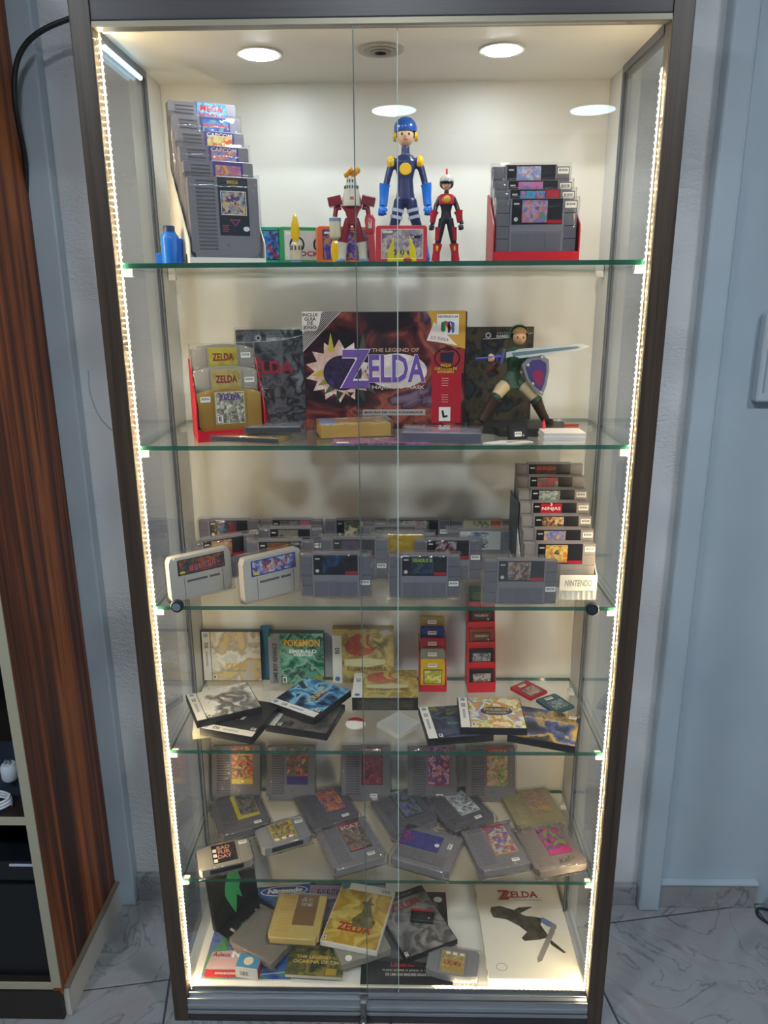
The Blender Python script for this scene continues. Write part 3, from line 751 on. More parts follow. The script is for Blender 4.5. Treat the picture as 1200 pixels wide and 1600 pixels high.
# ================================================================== SHELF 1 (top)
Z = TOP[1]
def stair(base, yaw, k, run, rise):
    a_ = R(yaw)
    return (base[0] - math.sin(a_) * run * k, base[1] + math.cos(a_) * run * k, base[2] + rise * k)
YW = 27
b0 = (-0.271, 0.078, Z + 0.0062)
stair_stand('stair_stand', 'white plastic stair stand holding tall grey cartridges at the left', (b0[0], b0[1], Z), (0, 0, R(YW)), 0.129, 6, 0.0272, 0.0225, WHITE_PLASTIC, lip=0.004, side_h=0.034, thick=0.0215)
specs = [
 ('grey cartridge with dark starry label and framed picture, lowest in the white stair stand', art(['3a5f9a', '8fa6c8', 'e0c36a', '6d4f9a', '2b3350'], 60, 1), '15222f', None, (0.1, 0.36, 0.9, 0.76)),
 ('grey cartridge with purple-edged red and yellow label, second step of white stair stand', art(['b8283a', 'e8b44a', '8a6fb0', 'd8606a', '5f8fc8'], 60, 2), '4a3a8a', None, (0.06, 0.04, 0.94, 0.94)),
 ('grey cartridge with purple-edged salmon label, third step of white stair stand', art(['e0a088', '5a86d0', 'd88878', 'e6b8a0'], 45, 3), '4a3a8a', 'CAPCOM', (0.06, 0.04, 0.94, 0.94)),
 ('grey cartridge with purple-edged orange and yellow label, fourth step of white stair stand', art(['e8b840', 'd8482c', 'f0d878', '8fc8c0'], 45, 4), '4a3a8a', 'CAPCOM', (0.06, 0.04, 0.94, 0.94)),
 ('grey cartridge with green and deep blue label, fifth step of white stair stand', art(['3a58a8', '2c3f8a', '4a7ac0', '6fb06a'], 45, 5), '2c3f8a', 'MEGAMAN', (0.04, 0.04, 0.96, 0.96)),
 ('grey cartridge with sky blue label and red lettering, topmost in the white stair stand', art(['4a98d0', '8ac4e0', '3a78b8', 'c8dce4'], 45, 6), '4a98d0', 'MEGA\nMAN 6', (0.0, 0.0, 1.0, 1.0)),
]
for k, (lab, am, base, ti, ar) in enumerate(specs):
    def ex(t, lb, k=k):
        if k == 0:
            for (x0, x1, z0, z1) in ((-0.006, 0.038, 0.0728, 0.0738), (-0.006, 0.038, 0.1100, 0.1110), (-0.006, -0.005, 0.073, 0.111), (0.037, 0.038, 0.073, 0.111)):
                plate('picture_border', x0, x1, z0, z1, -0.0093, PAPER, lb, 0.0004)
            txt('MEGA', 0.016, 0.125, -0.0097, 0.006, mat('c8a23a', 0.4), lb, w=0.02, bold=0.04)
            poly('triangle_mark', [(0.007, 0.066), (0.017, 0.054), (0.027, 0.066)], -0.0091, mat('8a3a68', 0.4), lb)
            poly('triangle_core', [(0.011, 0.064), (0.017, 0.057), (0.023, 0.064)], -0.0095, mat('15222f', 0.4), lb)
            poly('seal_mark', circle_pts(0.036, 0.051, 0.0055, 0.004, 16), -0.0091, PAPER, lb)
            for q in range(4): plate('small_print', -0.006, 0.004 + 0.002 * (q % 2), 0.046 + q * 0.003, 0.0472 + q * 0.003, -0.0091, mat('a8404a', 0.4), lb, 0.0003)
    nes(lab, stair(b0, YW, k, 0.0225, 0.0272), (R(-1), 0, R(YW)), am, base, ti, 'd8402c' if k in (0, 5) else ('e05a4a' if k == 4 else 'f0e0d0'), 0.022 if k == 5 else 0.006,
        ar, wrap=(k % 2 == 0), extra=ex, group='tall grey cartridges in the white stair stand', tz=(0.84 if k == 5 else (0.86 if k == 4 else 0.95)))
# blue plastic barrel piece
t = thing('toy_barrel', 'bright blue plastic toy barrel with side pegs at far left of top shelf', 'toy part', (-0.364, 0.065, Z))
bm = bmesh.new(); lathe(bm, [(0.0150, 0), (0.0155, 0.001), (0.0155, 0.042), (0.0145, 0.046), (0.0105, 0.050), (0.0105, 0.052)], 22); obj('barrel', bm, mat('1f6fd0', 0.25), t, smooth=35)
bm = bmesh.new(); lathe(bm, [(0.009, 0.052), (0.0095, 0.053), (0.0095, 0.061), (0.008, 0.062)], 18); obj('neck_ring', bm, mat('2a3a66', 0.4), t, smooth=35)
for x0, x1, z1 in ((-0.025, -0.014, 0.018), (0.014, 0.0205, 0.041)): bx('side_peg', x0, x1, -0.006, 0.006, 0, z1, mat('1a5cb8', 0.3), t, 0.001)
t2 = thing('toy_clip', 'tiny dark blue toy clip between blue barrel and white stair stand', 'toy part', (-0.333, 0.058, Z))
bm = bmesh.new(); lathe(bm, [(0.006, 0), (0.007, 0.002), (0.0065, 0.013), (0.004, 0.016)], 12); obj('body', bm, mat('27304a', 0.4), t2, smooth=35)
bx('tab', -0.0085, 0.0085, -0.002, 0.002, 0.003, 0.007, mat('27304a', 0.4), t2)
# small coloured cartridges
def fami(label, loc, yaw, h, art_m, base, title, tcol, w=0.100, hh=0.066, ext=None):
    t = thing('coloured_cartridge', label, 'cartridge', loc, (0, 0, R(yaw)), 'coloured cartridges on the top shelf')
    bm = bmesh.new(); prism(bm, [(-w / 2 + .004, 0), (w / 2 - .004, 0), (w / 2, 0.006), (w / 2, hh - 0.003), (w / 2 - 0.003, hh), (-w / 2 + 0.003, hh), (-w / 2, hh - 0.003), (-w / 2, 0.006)], -0.0085, 0.0085); bevel_bm(bm, 0.001, 1)
    obj('shell', bm, mat(h, 0.35), t)
    lb = plate('label_sticker', -w / 2 + 0.009, w / 2 - 0.007, 0.009, hh - 0.006, -0.0086, mat(base, 0.35), t)
    plate('label_picture', -w / 2 + 0.0105, w / 2 - 0.0085, 0.0105, hh - 0.0075, -0.0091, art_m, lb, 0.0003)
    if title: txt(title, 0, 0.020, -0.0097, 0.009, mat(tcol, 0.4), lb, w=w * 0.45, bold=0.03)
    plate('label_mark', -w / 2 + 0.012, -w / 2 + 0.030, hh - 0.013, hh - 0.0095, -0.0093, PAPER, lb, 0.0003)
    if ext: ext(t, lb)
    return t
fami('teal cartridge with blue water label next to white stair stand', (-0.203, 0.150, Z), 20, '2fb08a', art(['1c3f8a', '2f6ac0', '58a8d8', '1a2f66', 'c04a5a'], 50, 11), '162244', None, 'ffffff')
fami('green cartridge with pale ring-marked label behind the yellow flame piece', (-0.143, 0.166, Z), 20, '2f9a58', art(['c9ccc8', 'd8d8d0', 'b8c0be'], 30, 12), 'c8ccc8', 'ROCK', 'b02838',
     ext=lambda t, lb: [poly('ring_mark', circle_pts(x, 0.036, 0.014, n=24), -0.0094, mat('23252e', 0.4), lb) and poly('ring_core', circle_pts(x, 0.036, 0.0105, n=24), -0.0098, mat('c9ccc8', 0.4), lb) for x in (-0.018, 0.026)])
fami('orange cartridge with purple label behind the red and white robot toy', (-0.070, 0.160, Z), 18, 'e8743a', art(['3a2f8a', '5a4ab0', 'c08a5a', '2a2460', '8a5ac0'], 40, 13), '3a2f7a', None, 'ffffff', w=0.105)
fami('red-pink cartridge with pale label behind the yellow claw pieces', (0.033, 0.148, Z), 3, 'd83a48', art(['b9b0a0', '8f88a0', 'd0c8b4', '6a5a90', 'a89a8c'], 36, 14), 'd6d0c2', 'ROCKMAN', '26264a', w=0.092,
     ext=lambda t, lb: (plate('label_strip', 0.006, 0.034, 0.044, 0.0485, -0.0094, BLACK, lb, 0.0003), txt('CAPCOM', 0.014, 0.0462, -0.0101, 0.003, PAPER, lb, bold=0.02)))
# flame piece
def flame_mesh(h, r, n=7):
    bm = bmesh.new()
    pr = [(r * 0.35, 0), (r * 0.8, h * 0.15), (r, h * 0.35), (r * 0.85, h * 0.6), (r * 0.45, h * 0.85), (0.0004, h)]
    rings = []
    for k, (rr, z) in enumerate(pr):
        rings.append([bm.verts.new((rr * math.cos(2 * math.pi * i / n) * (1.15 if i % 2 else 0.85), rr * 0.5 * math.sin(2 * math.pi * i / n), z)) for i in range(n)])
    for a_, b_ in zip(rings, rings[1:]):
        for i in range(n): bm.faces.new((a_[i], a_[(i + 1) % n], b_[(i + 1) % n], b_[i]))
    bm.faces.new(rings[0][::-1]); bm.faces.new(rings[-1])
    return mesh_of(bm, 'flame')
FLAME = mat('f2c21a', 0.2)
CREAM = mat('cfc6a8', 0.35)
def torch(root, loc, rot=(0, 0, 0), s=1.0):
    bm = bmesh.new(); lathe(bm, [(0.0095, 0), (0.0100, 0.006), (0.0098, 0.020), (0.0105, 0.026), (0.0095, 0.032), (0.006, 0.035)], 18)
    o = obj('torch_cup', bm, CREAM, root, loc, rot, smooth=35)
    bm = bmesh.new(); lathe(bm, [(0.0102, 0.001), (0.0103, 0.006)], 18); obj('cup_band', bm, mat('6f8fae', 0.4), o)
    for k in range(5):
        a_ = -math.pi / 2 + (k - 2) * 0.62
        b_ = bx('cup_slot', -0.0011, 0.0011, -0.0006, 0.0006, 0.022, 0.029, mat('3a3428', 0.4), o); b_.location = (0.0104 * math.cos(a_), 0.0104 * math.sin(a_), 0); b_.rotation_euler = (0, 0, a_ + math.pi / 2)
    obj('flame', flame_mesh(0.050, 0.0085), FLAME, o, (0, 0, 0.034))
    return o
t = thing('flame_piece', 'small cream toy cup with upright yellow flame before green cartridge', 'toy part', (-0.150, 0.085, Z)); torch(t, (0, 0, 0))
# yellow claws
t = thing('claw_piece', 'cluster of translucent yellow toy claws before the red-pink cartridge', 'toy part', (0.034, 0.095, Z))
YEL = mat('e6d21c', 0.2)
for x, lx, h in ((-0.018, -0.004, 0.044), (0.018, 0.006, 0.047), (-0.006, -0.002, 0.024), (0.007, 0.002, 0.022)):
    bm = bmesh.new(); prism(bm, [(x - 0.0075, 0), (x + 0.0075, 0), (x + 0.004 + lx * .3, h * 0.45), (x - lx, h), (x - 0.005 + lx * .3, h * 0.45)], -0.0035, 0.0035); bevel_bm(bm, 0.0008, 1)
    obj('claw', bm, YEL, t)
bm = bmesh.new(); box(bm, -0.024, 0.024, -0.006, 0.006, 0, 0.008); bevel_bm(bm, 0.002, 2); obj('claw_base', bm, YEL, t)
bm = bmesh.new(); ball(bm, (0.010, -0.006, 0.005), 0.008, 0.004, 0.004); obj('claw_knob', bm, mat('b03a30', 0.3), t, smooth=0)

# ---------------------------------------------------- toy figures (generic)
def body(name, parent, limbs, balls, m, vox):
    """one continuous skin over tapering limbs"""
    bm = bmesh.new()
    for pts, rad in limbs: tube(bm, pts, rad, 12)
    for b_ in balls: ball(bm, *b_)
    o = obj(name, bm, m, parent)
    md = o.modifiers.new('skin', 'REMESH'); md.mode = 'VOXEL'; md.voxel_size = vox; md.use_smooth_shade = True
    sm = o.modifiers.new('soften', 'SMOOTH'); sm.factor = 0.5; sm.iterations = 4
    return o
def fist(parent, p, s, m, dr=(0, 0, -1), side=1):
    """closed hand: palm block, four curled fingers, a thumb across"""
    bm = bmesh.new(); x, y, z = p
    ball(bm, (x, y, z), s * 0.95, s * 0.75, s * 1.05, 10, 8)
    for k in range(4):
        xx = x + (k - 1.5) * s * 0.46
        l = (1.0, 1.12, 1.05, 0.85)[k]
        tube(bm, [(xx, y - s * 0.35, z - s * 0.55 * l), (xx, y - s * 0.85, z - s * 0.95 * l), (xx, y - s * 1.05, z - s * 0.45), (xx, y - s * 0.6, z - s * 0.05)], [s * 0.25, s * 0.26, s * 0.24, s * 0.2], 7)
    tube(bm, [(x - side * s * 0.8, y, z + s * 0.35), (x - side * s * 0.95, y - s * 0.7, z - s * 0.05), (x - side * s * 0.2, y - s * 1.2, z - s * 0.2)], [s * 0.28, s * 0.27, s * 0.22], 7)
    return obj('hand', bm, m, parent, smooth=0)
def face(parent, c_, r, skin='e2b898'):
    """small toy face: skin, eyes, nose, mouth"""
    x, y, z = c_
    bm = bmesh.new(); ball(bm, (x, y, z), r * 0.86, r * 0.9, r * 1.0, 18, 12); ball(bm, (x, y - r * 0.92, z - r * 0.12), r * 0.1, r * 0.14, r * 0.14, 8, 6)
    h = obj('head', bm, mat(skin, 0.45), parent, smooth=0)
    for s in (-1, 1):
        bm = bmesh.new(); ball(bm, (x + s * r * 0.34, y - r * 0.80, z + r * 0.02), r * 0.13, r * 0.07, r * 0.15, 8, 6); obj('eye', bm, mat('2a3a2c', 0.3), h, smooth=0)
    bm = bmesh.new(); ball(bm, (x, y - r * 0.78, z - r * 0.46), r * 0.2, r * 0.06, r * 0.045, 8, 6); obj('mouth', bm, mat('a8604c', 0.5), h, smooth=0)
    return h
# tall navy figure
t = thing('toy_figure', 'tall navy and blue action figure with yellow shoulders in rounded helmet', 'toy figure', (0.041, 0.232, Z))
NAVY = mat('27305c', 0.28); SKYB = mat('1f74d8', 0.25); YLW = mat('e6b81e', 0.3); PALE = mat('b9c8d8', 0.3)
body('suit', t, [([(0, 0, .118), (0, 0, .135), (0, 0, .155), (0, 0, .185), (0, 0, .196)], [(.013, .019), (.012, .016), (.011, .0145), (.012, .0215), (.008, .014)]),
                 ([(0, 0, .19), (0, 0, .212)], [.0085, .0075]),
                 ([(-.018, 0, .190), (-.029, 0, .172), (-.035, -.001, .150), (-.040, -.004, .125)], [.0075, .0068, .0062, .0058]),
                 ([(.018, 0, .190), (.030, 0, .172), (.036, -.001, .150), (.041, -.004, .125)], [.0075, .0068, .0062, .0058]),
                 ([(-.010, 0, .118), (-.018, -.002, .085), (-.026, 0, .058), (-.033, .002, .012)], [.0115, .0100, .0088, .0080]),
                 ([(.010, 0, .118), (.018, -.002, .085), (.028, 0, .058), (.038, .002, .012)], [.0115, .0100, .0088, .0080])],
     [((0, 0, .115), .018, .012, .010)], NAVY, 0.0017)
for s in (-1, 1):
    bm = bmesh.new(); tube(bm, [(s * .0385, -.003, .146), (s * .0395, -.003, .142), (s * .0405, -.004, .122), (s * .042, -.006, .108)], [.0105, .0098, .0082, .0078], 16); obj('gauntlet', bm, SKYB, t, smooth=40)
    fist(t, (s * .0435, -.008, .100), .0085, SKYB, side=s)
    bm = bmesh.new(); ball(bm, (s * .0265, 0, .184), .0085, .0095, .0120); obj('shoulder_pad', bm, YLW, t, smooth=0)
    bm = bmesh.new(); tube(bm, [(s * .031, .001, .052), (s * .034, .001, .035), (s * .038, .001, .010)], [.0108, .0095, .0105], 16); tube(bm, [(s * .038, .008, .006), (s * .040, -.020, .006)], [(.006, .0115), (.006, .010)], 14)
    obj('boot', bm, SKYB, t, smooth=40)
    for z0 in (.100, .088):
        f = (.118 - z0) / .033; cx_ = s * (.010 + .008 * f)
        bm = bmesh.new(); tube(bm, [(cx_ - s * .0006, -.001, z0 + .0028), (cx_ + s * .0006, -.001, z0 - .0028)], [.0122, .0118], 18); obj('thigh_band', bm, PALE, t, smooth=40)
face(t, (0, -.003, .229), .0185)
bm = bmesh.new(); ball(bm, (0, .001, .240), .0215, .0225, .0215, 22, 14)
bmesh.ops.delete(bm, geom=[v for v in bm.verts if v.co.z < .2335 and v.co.y < -0.004], context='VERTS')
obj('helmet', bm, mat('2456a8', 0.22), t, smooth=0)
for s in (-1, 1):
    bm = bmesh.new(); tube(bm, [(s * .017, 0, .228), (s * .0225, 0, .228)], [.0095, .0082], 16); obj('ear_disc', bm, YLW, t, smooth=40)
bm = bmesh.new(); tube(bm, [(0, -.0105, .171), (0, -.0142, .171)], [.0115, .0100], 20); cp = obj('chest_plate', bm, YLW, t, smooth=40)
# small red figure
t = thing('toy_figure', 'small red and black action figure with pale visored helmet', 'toy figure', (0.113, 0.140, Z))
RED = mat('b82838', 0.25); BLK = mat('23222a', 0.3)
body('suit', t, [([(0, 0, .076), (0, 0, .088), (0, 0, .104), (0, 0, .114)], [(.0075, .0105), (.0068, .0085), (.0075, .0125), (.006, .010)]), ([(0, 0, .112), (0, 0, .124)], [.0045, .0042]),
                 ([(-.011, 0, .112), (-.0185, 0, .097), (-.022, -.003, .082), (-.0245, -.005, .066)], [.0048, .0043, .0040, .0038]),
                 ([(.011, 0, .112), (.0185, 0, .097), (.023, -.003, .082), (.028, -.005, .066)], [.0048, .0043, .0040, .0038]),
                 ([(-.006, 0, .076), (-.010, -.001, .055), (-.0145, 0, .034), (-.017, .001, .006)], [.0070, .0062, .0054, .0050]),
                 ([(.006, 0, .076), (.010, -.001, .055), (.0145, 0, .034), (.018, .001, .006)], [.0070, .0062, .0054, .0050])], [((0, 0, .075), .0105, .0075, .0065)], BLK, 0.0011)
bm = bmesh.new(); tube(bm, [(0, -.0005, .100), (0, -.0005, .112), (0, 0, .1165)], [(.0092, .0142), (.0090, .0162), (.007, .011)], 16); obj('chest_armour', bm, RED, t, smooth=40)
bm = bmesh.new(); ball(bm, (0, -.0085, .108), .0062, .003, .0066); obj('chest_lens', bm, YLW, t, smooth=0)
for s in (-1, 1):
    bm = bmesh.new(); tube(bm, [(s * .0213, -.002, .088), (s * .0225, -.003, .083), (s * .0245, -.004, .070)], [.0082, .0062, .0050], 14); obj('gauntlet', bm, RED, t, smooth=40)
    fist(t, (s * .0262, -.007, .062), .0048, BLK, side=s)
    bm = bmesh.new(); tube(bm, [(s * .0125, -.001, .062), (s * .0138, 0, .040)], [.0066, .0060], 12); obj('thigh_plate', bm, RED, t, smooth=40)
    bm = bmesh.new(); tube(bm, [(s * .0148, 0, .034), (s * .0150, 0, .030), (s * .0165, 0, .020), (s * .018, .001, .005)], [.0085, .0080, .0066, .0078], 14); tube(bm, [(s * .018, .005, .0045), (s * .020, -.014, .0042)], [(.0044, .0082), (.004, .007)], 12)
    obj('boot', bm, RED, t, smooth=40)
    bm = bmesh.new(); ball(bm, (s * .0156, -.0072, .026), .0022, .0018, .0052); obj('boot_gem', bm, YLW, t, smooth=0)
face(t, (0, -.001, .1325), .0098)
bm = bmesh.new(); ball(bm, (0, .001, .1385), .0122, .0125, .0118, 20, 12)
bmesh.ops.delete(bm, geom=[v for v in bm.verts if v.co.z < .1345 and v.co.y < -0.003], context='VERTS'); obj('helmet', bm, mat('d6d2ca', 0.25), t, smooth=0)
bm = bmesh.new(); ball(bm, (0, .0012, .1345), .0124, .0126, .0105, 20, 12)
bmesh.ops.delete(bm, geom=[v for v in bm.verts if v.co.y < 0.001], context='VERTS'); obj('helmet_back', bm, RED, t, smooth=0)
bm = bmesh.new(); tube(bm, [(-.0105, -.004, .1365), (-.006, -.0098, .136), (0, -.0118, .1355), (.006, -.0098, .136), (.0105, -.004, .1365)], .0021, 8); obj('visor', bm, mat('1c2038', 0.1), t, smooth=0)
bm = bmesh.new(); prism_x(bm, [(-.006, .148), (.007, .148), (.003, .159)], -.0016, .0016); obj('helmet_fin', bm, RED, t)
# robot toy
t = thing('toy_robot', 'maroon and white robot toy with flame-topped cone body and cannon arm', 'toy robot', (-0.052, 0.085, Z))
MAR = mat('8a2432', 0.28); WHT = mat('cfcabc', 0.35)
bm = bmesh.new(); lathe(bm, [(.0175, .092), (.0175, .098), (.0125, .118), (.0085, .132), (.0075, .138)], 22); cone = obj('cone_body', bm, WHT, t, smooth=35)
for k in range(8):
    a_ = -math.pi / 2 + (k - 3.5) * 0.36; b_ = bx('vent_slot', -.0009, .0009, -.0005, .0005, .1195, .1245, mat('3a362e', 0.4), cone); b_.location = (.0122 * math.cos(a_), .0122 * math.sin(a_), 0); b_.rotation_euler = (0, 0, a_ + math.pi / 2)
for k in range(4):
    a_ = -math.pi / 2 + (k - 1.5) * 0.55; b_ = bx('vent_slot', -.0011, .0011, -.0005, .0005, .129, .134, mat('3a362e', 0.4), cone); b_.location = (.0087 * math.cos(a_), .0087 * math.sin(a_), 0); b_.rotation_euler = (0, 0, a_ + math.pi / 2)
bm = bmesh.new()
for k in range(6):
    ball(bm, (-.008 + .0038 * k, (k % 2) * .003 - .0015, .142 + .0035 * (k % 3)), .0046, .0042, .0052, 8, 6)
obj('flame_crest', bm, mat('e0961c', 0.25), t, smooth=0)
bm = bmesh.new(); tube(bm, [(0.0012, -.0142, .103), (0.0012, -.0165, .103)], [.0042, .0034], 14); obj('chest_lens', bm, mat('c86a58', 0.3), cone)
bm = bmesh.new(); prism(bm, [(-.0185, .092), (-.0095, .082), (-.006, .062), (.006, .062), (.0095, .082), (.0185, .092)], -.009, .009); bevel_bm(bm, .001, 1); obj('torso', bm, MAR, t)
for s in (-1, 1):
    bm = bmesh.new(); box(bm, -.0115, .0115, -.010, .010, -.0075, .0075); bevel_bm(bm, .0015, 2); obj('shoulder_block', bm, MAR, t, (s * .0285, 0, .1005), (0, R(s * 12), 0))
    bm = bmesh.new(); tube(bm, [(s * .0185, 0, .091), (s * .027, 0, .089), (s * .029, -.001, .076)], [.0045, .0045, .004], 10); obj('upper_arm', bm, MAR, t, smooth=40)
    bm = bmesh.new(); tube(bm, [(s * .0055, 0, .072), (s * .012, -.001, .050), (s * .0165, 0, .030)], [.0065, .0068, .0058], 12); obj('thigh', bm, MAR, t, smooth=40)
    bm = bmesh.new(); tube(bm, [(s * .0165, 0, .034), (s * .0175, 0, .028), (s * .0185, 0, .010), (s * .020, 0, .004)], [.0098, .0085, .0072, .0085], 16); obj('shin', bm, WHT, t, smooth=40)
    bm = bmesh.new(); ball(bm, (s * .0205, -.006, .0035), .0085, .014, .0042); bmesh.ops.delete(bm, geom=[v for v in bm.verts if v.co.z < .0001], context='VERTS'); obj('foot', bm, mat('6f8fae', 0.35), t, smooth=0)
torch(t, (-.029, -.002, .074), (R(180), 0, R(0)))
bm = bmesh.new(); tube(bm, [(.0295, -.002, .078), (.031, -.003, .070), (.032, -.003, .048)], [.0062, .0095, .0075], 14); fa = obj('forearm', bm, mat('b8303e', 0.28), t, smooth=40)
bm = bmesh.new(); prism(bm, [(.0265, .050), (.0305, .002), (.0415, .002), (.0385, .050)], -.008, .004); bevel_bm(bm, .0012, 1); obj('blade_arm', bm, mat('c0454e', 0.28), t)
bx('arm_panel', .0285, .0345, -.0118, -.010, .056, .070, WHT, fa)
# four wide cartridges in the red stand
b1 = (0.262, 0.078, Z + 0.0125)
stair_stand('stair_stand', 'red plastic stair stand holding wide grey cartridges on the top shelf', (b1[0], b1[1], Z), (0, 0, 0), 0.143, 4, 0.0178, 0.0265, RED_PLASTIC, lip=0.004, side_h=0.052, thick=0.025, base=0.0122)
sp = [('wide grey cartridge with green field picture label, front of the red stand', art(['4a9a3a', '6a78c0', 'd87a5a', 'a8a0c8', '3a2a4a'], 55, 21), None, None),
      ('wide grey cartridge with sky blue label and red logo strip, second in red stand', art(['2f8ac0', '58b0d0', '3a70b0', 'd07a9a'], 45, 22), 'SNES', None),
      ('wide grey cartridge with pink and blue label, third in red stand', art(['3f78b8', 'd878a8', '78a8d0'], 45, 23), None, None),
      ('wide grey cartridge with pale orange and blue label, rearmost and highest in red stand', art(['e0b89a', '7a8fd0', 'c8d0e0', 'd06a6a'], 50, 24), None, None)]
for k, (lab, am, ti, _) in enumerate(sp):
    snes(lab, stair(b1, 0, k, 0.0265, 0.0178 if k < 3 else 0.0215), (0, 0, 0), am, price=True, price_z=0.078, group='wide cartridges in the red top-shelf stand', badge='a8182c' if k == 0 else None, right='b8303c' if k == 1 else '1c1c22', wrap='soft')

# ================================================================== SHELF 2
Z = TOP[2]
b2 = (-0.287, 0.100, Z + 0.0185)
YN = 20
stair_stand('stair_stand', 'red plastic stair stand holding three rounded cartridges', (b2[0], b2[1], Z), (0, 0, R(YN)), 0.122, 3, 0.0385, 0.030, RED_PLASTIC, lip=0.003, side_h=0.050, thick=0.0285, base=0.0182)
n64('gold rounded cartridge with snowy purple label, front of the red stand', stair(b2, YN, 0, 0.03, 0.0385), (R(-1), 0, R(YN)), art(['6a6a58', 'b8b4a0', '4a4a34', 'e0dccc', '8a8a70'], 60, 31), 'ZELDA', shell=GOLD, base='d8d4c0', tcol='5a3f8a', marks=0, price=(-0.044, 0.058), th=0.011, tz=0.84, rating='E', group='rounded cartridges in the red stand', name='gold_cartridge')
n64('grey rounded cartridge with olive label, middle of the red stand', stair(b2, YN, 1, 0.03, 0.0385), (R(-1), 0, R(YN)), art(['a89a58', 'b8aa68', '988a48'], 30, 32), 'ZELDA', shell=mat('9a968c', 0.4), base='b0a468', tcol='8a2028', marks=0, price=(0.043, 0.05), th=0.014, tz=0.7, group='rounded cartridges in the red stand')
n64('grey rounded cartridge with yellow-green label, rear of the red stand', stair(b2, YN, 2, 0.03, 0.0385), (R(-1), 0, R(YN)), art(['a8a038', 'b8b048', '989030'], 30, 33), 'ZELDA', shell=mat('8f8c84', 0.4), base='aaa23e', tcol='8a2028', marks=0, price=(0.043, 0.055), th=0.014, tz=0.7, group='rounded cartridges in the red stand')
# tall black boxes
def tall_box(label, loc, rot, w, h, d, front, title, seed, name='game_box'):
    o = thing(name, label, 'game box', loc, rot)
    bx('carton', -w / 2, w / 2, -d / 2, d / 2, 0, h, mat('17181c', 0.4), o, 0.0012)
    cv = plate('printed_front', -w / 2 + 0.001, w / 2 - 0.001, 0.001, h - 0.001, -d / 2 - 0.0001, front, o)
    bm = bmesh.new(); pts = [(-w * 0.24 + w * 0.72 * k / 12, -d / 2 - 0.0008, h * 0.878 + 0.012 * (k / 12) ** 2.2) for k in range(13)]; tube(bm, pts, 0.0006, 5); obj('swoosh_line', bm, mat('c8ccd2', 0.3), cv)
    txt('GAMECUBE', w * 0.10, h * 0.905, -d / 2 - 0.0010, 0.0058, mat('c6c8cc', 0.4), cv, w=w * 0.30, bold=0.03)
    txt('NINTENDO', w * 0.10, h * 0.938, -d / 2 - 0.0010, 0.004, mat('8f949c', 0.4), cv, w=w * 0.28)
    poly('logo_mark', [(-w * .165 + 0.0065 * math.cos(R(60 * k + 30)), h * .915 + 0.0065 * math.sin(R(60 * k + 30))) for k in range(6)], -d / 2 - 0.0006, mat('b8bcc4', 0.4), cv)
    poly('logo_core', [(-w * .165 + 0.0035 * math.cos(R(60 * k + 30)), h * .915 + 0.0035 * math.sin(R(60 * k + 30))) for k in range(6)], -d / 2 - 0.0009, mat('2a2c34', 0.4), cv)
    if title:
        txt(title, 0.005, h * 0.61, -d / 2 - 0.0012, 0.026, mat('a82a38', 0.35), cv, w=w * 0.60, bold=0.03)
        txt('Z', -w * 0.245, h * 0.605, -d / 2 - 0.0014, 0.038, mat('a82a38', 0.35), cv, w=0.030, bold=0.03)
    return o, cv
o, cv = tall_box('silver-black tall game box with red title beside the red cartridge stand', (-0.236, 0.286, Z), (0, 0, R(1)), 0.139, 0.193, 0.022, art(['2a2d36', '4c515a', '70757c', '1c1e26', '8d9298'], 16, 41), 'ELDA', 1)
poly('red_corner', [(-0.067, 0.003), (-0.004, 0.003), (-0.018, 0.055), (-0.030, 0.095), (-0.067, 0.100)], -0.0115, mat('6a1420', 0.35), cv)
bm = bmesh.new()
for k in range(8): prism(bm, [(-0.022, 0.074), (-0.022 + 0.0013 * math.cos(R(45 * k + 80)), 0.074 + 0.0013 * math.sin(R(45 * k + 80))), (-0.022 + (0.013 if k % 2 else 0.019) * math.cos(R(45 * k)), 0.074 + (0.010 if k % 2 else 0.013) * math.sin(R(45 * k)))], -0.0122, -0.0116)
obj('star_mark', bm, mat('d8dce0', 0.3), cv)
sleeve(o, 0.145, 0.199, 0.027, -0.001)
tall_box('dark tall game box standing behind the green-clad swordsman statue', (0.236, 0.310, Z), (0, 0, 0), 0.141, 0.195, 0.022, art(['23262c', '3a3a34', '4f4838', '1a1c22', '2f3a44'], 18, 42), None, 2)
# the big collector's box
w, h, d = 0.319, 0.228, 0.055
o = thing('collector_box', 'large dark game box with purple title and spiky burst, gold and red right edge', 'game box', (0.001, 0.232, Z), (0, 0, 0))
bx('carton', -w / 2, w / 2, -d / 2, d / 2, 0, h, mat('2a1c22', 0.4), o, 0.0015)
y = -d / 2 - 0.0001
cv = plate('printed_front', -w / 2 + 0.001, w / 2 - 0.001, 0.001, h - 0.001, y, art(['150d12', '1c1016', '2a1820', '5a2428', '9a5240', '3a2438', '7a6478'], 6, 43, dist=1.2), o)
def pw(px): return (px / 4.286 + 460 - 600.5) / 790.0          # position on the printed front, left to right
def ph(py): return (672 - (py / 4.286 + 480)) / 796.0           # position on the printed front, bottom to top
def PL(name, x0, y0, x1, y1, m, th=0.0004, dy=0.0006): return plate(name, pw(x0), pw(x1), ph(y1), ph(y0), y - dy, m, cv, th)
glow_m = art(['efe6dc', 'c8a090', 'e8dcd4'], 14, 44)
poly('burst_glow', [(pw(300 + (230 if k % 2 else 165) * math.cos(2 * math.pi * k / 28)), ph(430 - (210 if k % 2 else 150) * math.sin(2 * math.pi * k / 28))) for k in range(28)], y - 0.0005, glow_m, cv)
poly('title_glow', circle_pts(pw(680), ph(430), 0.060, 0.034, 28), y - 0.0005, art(['e8e0da', 'cfc6c4', 'f0e8e0'], 14, 45), cv)
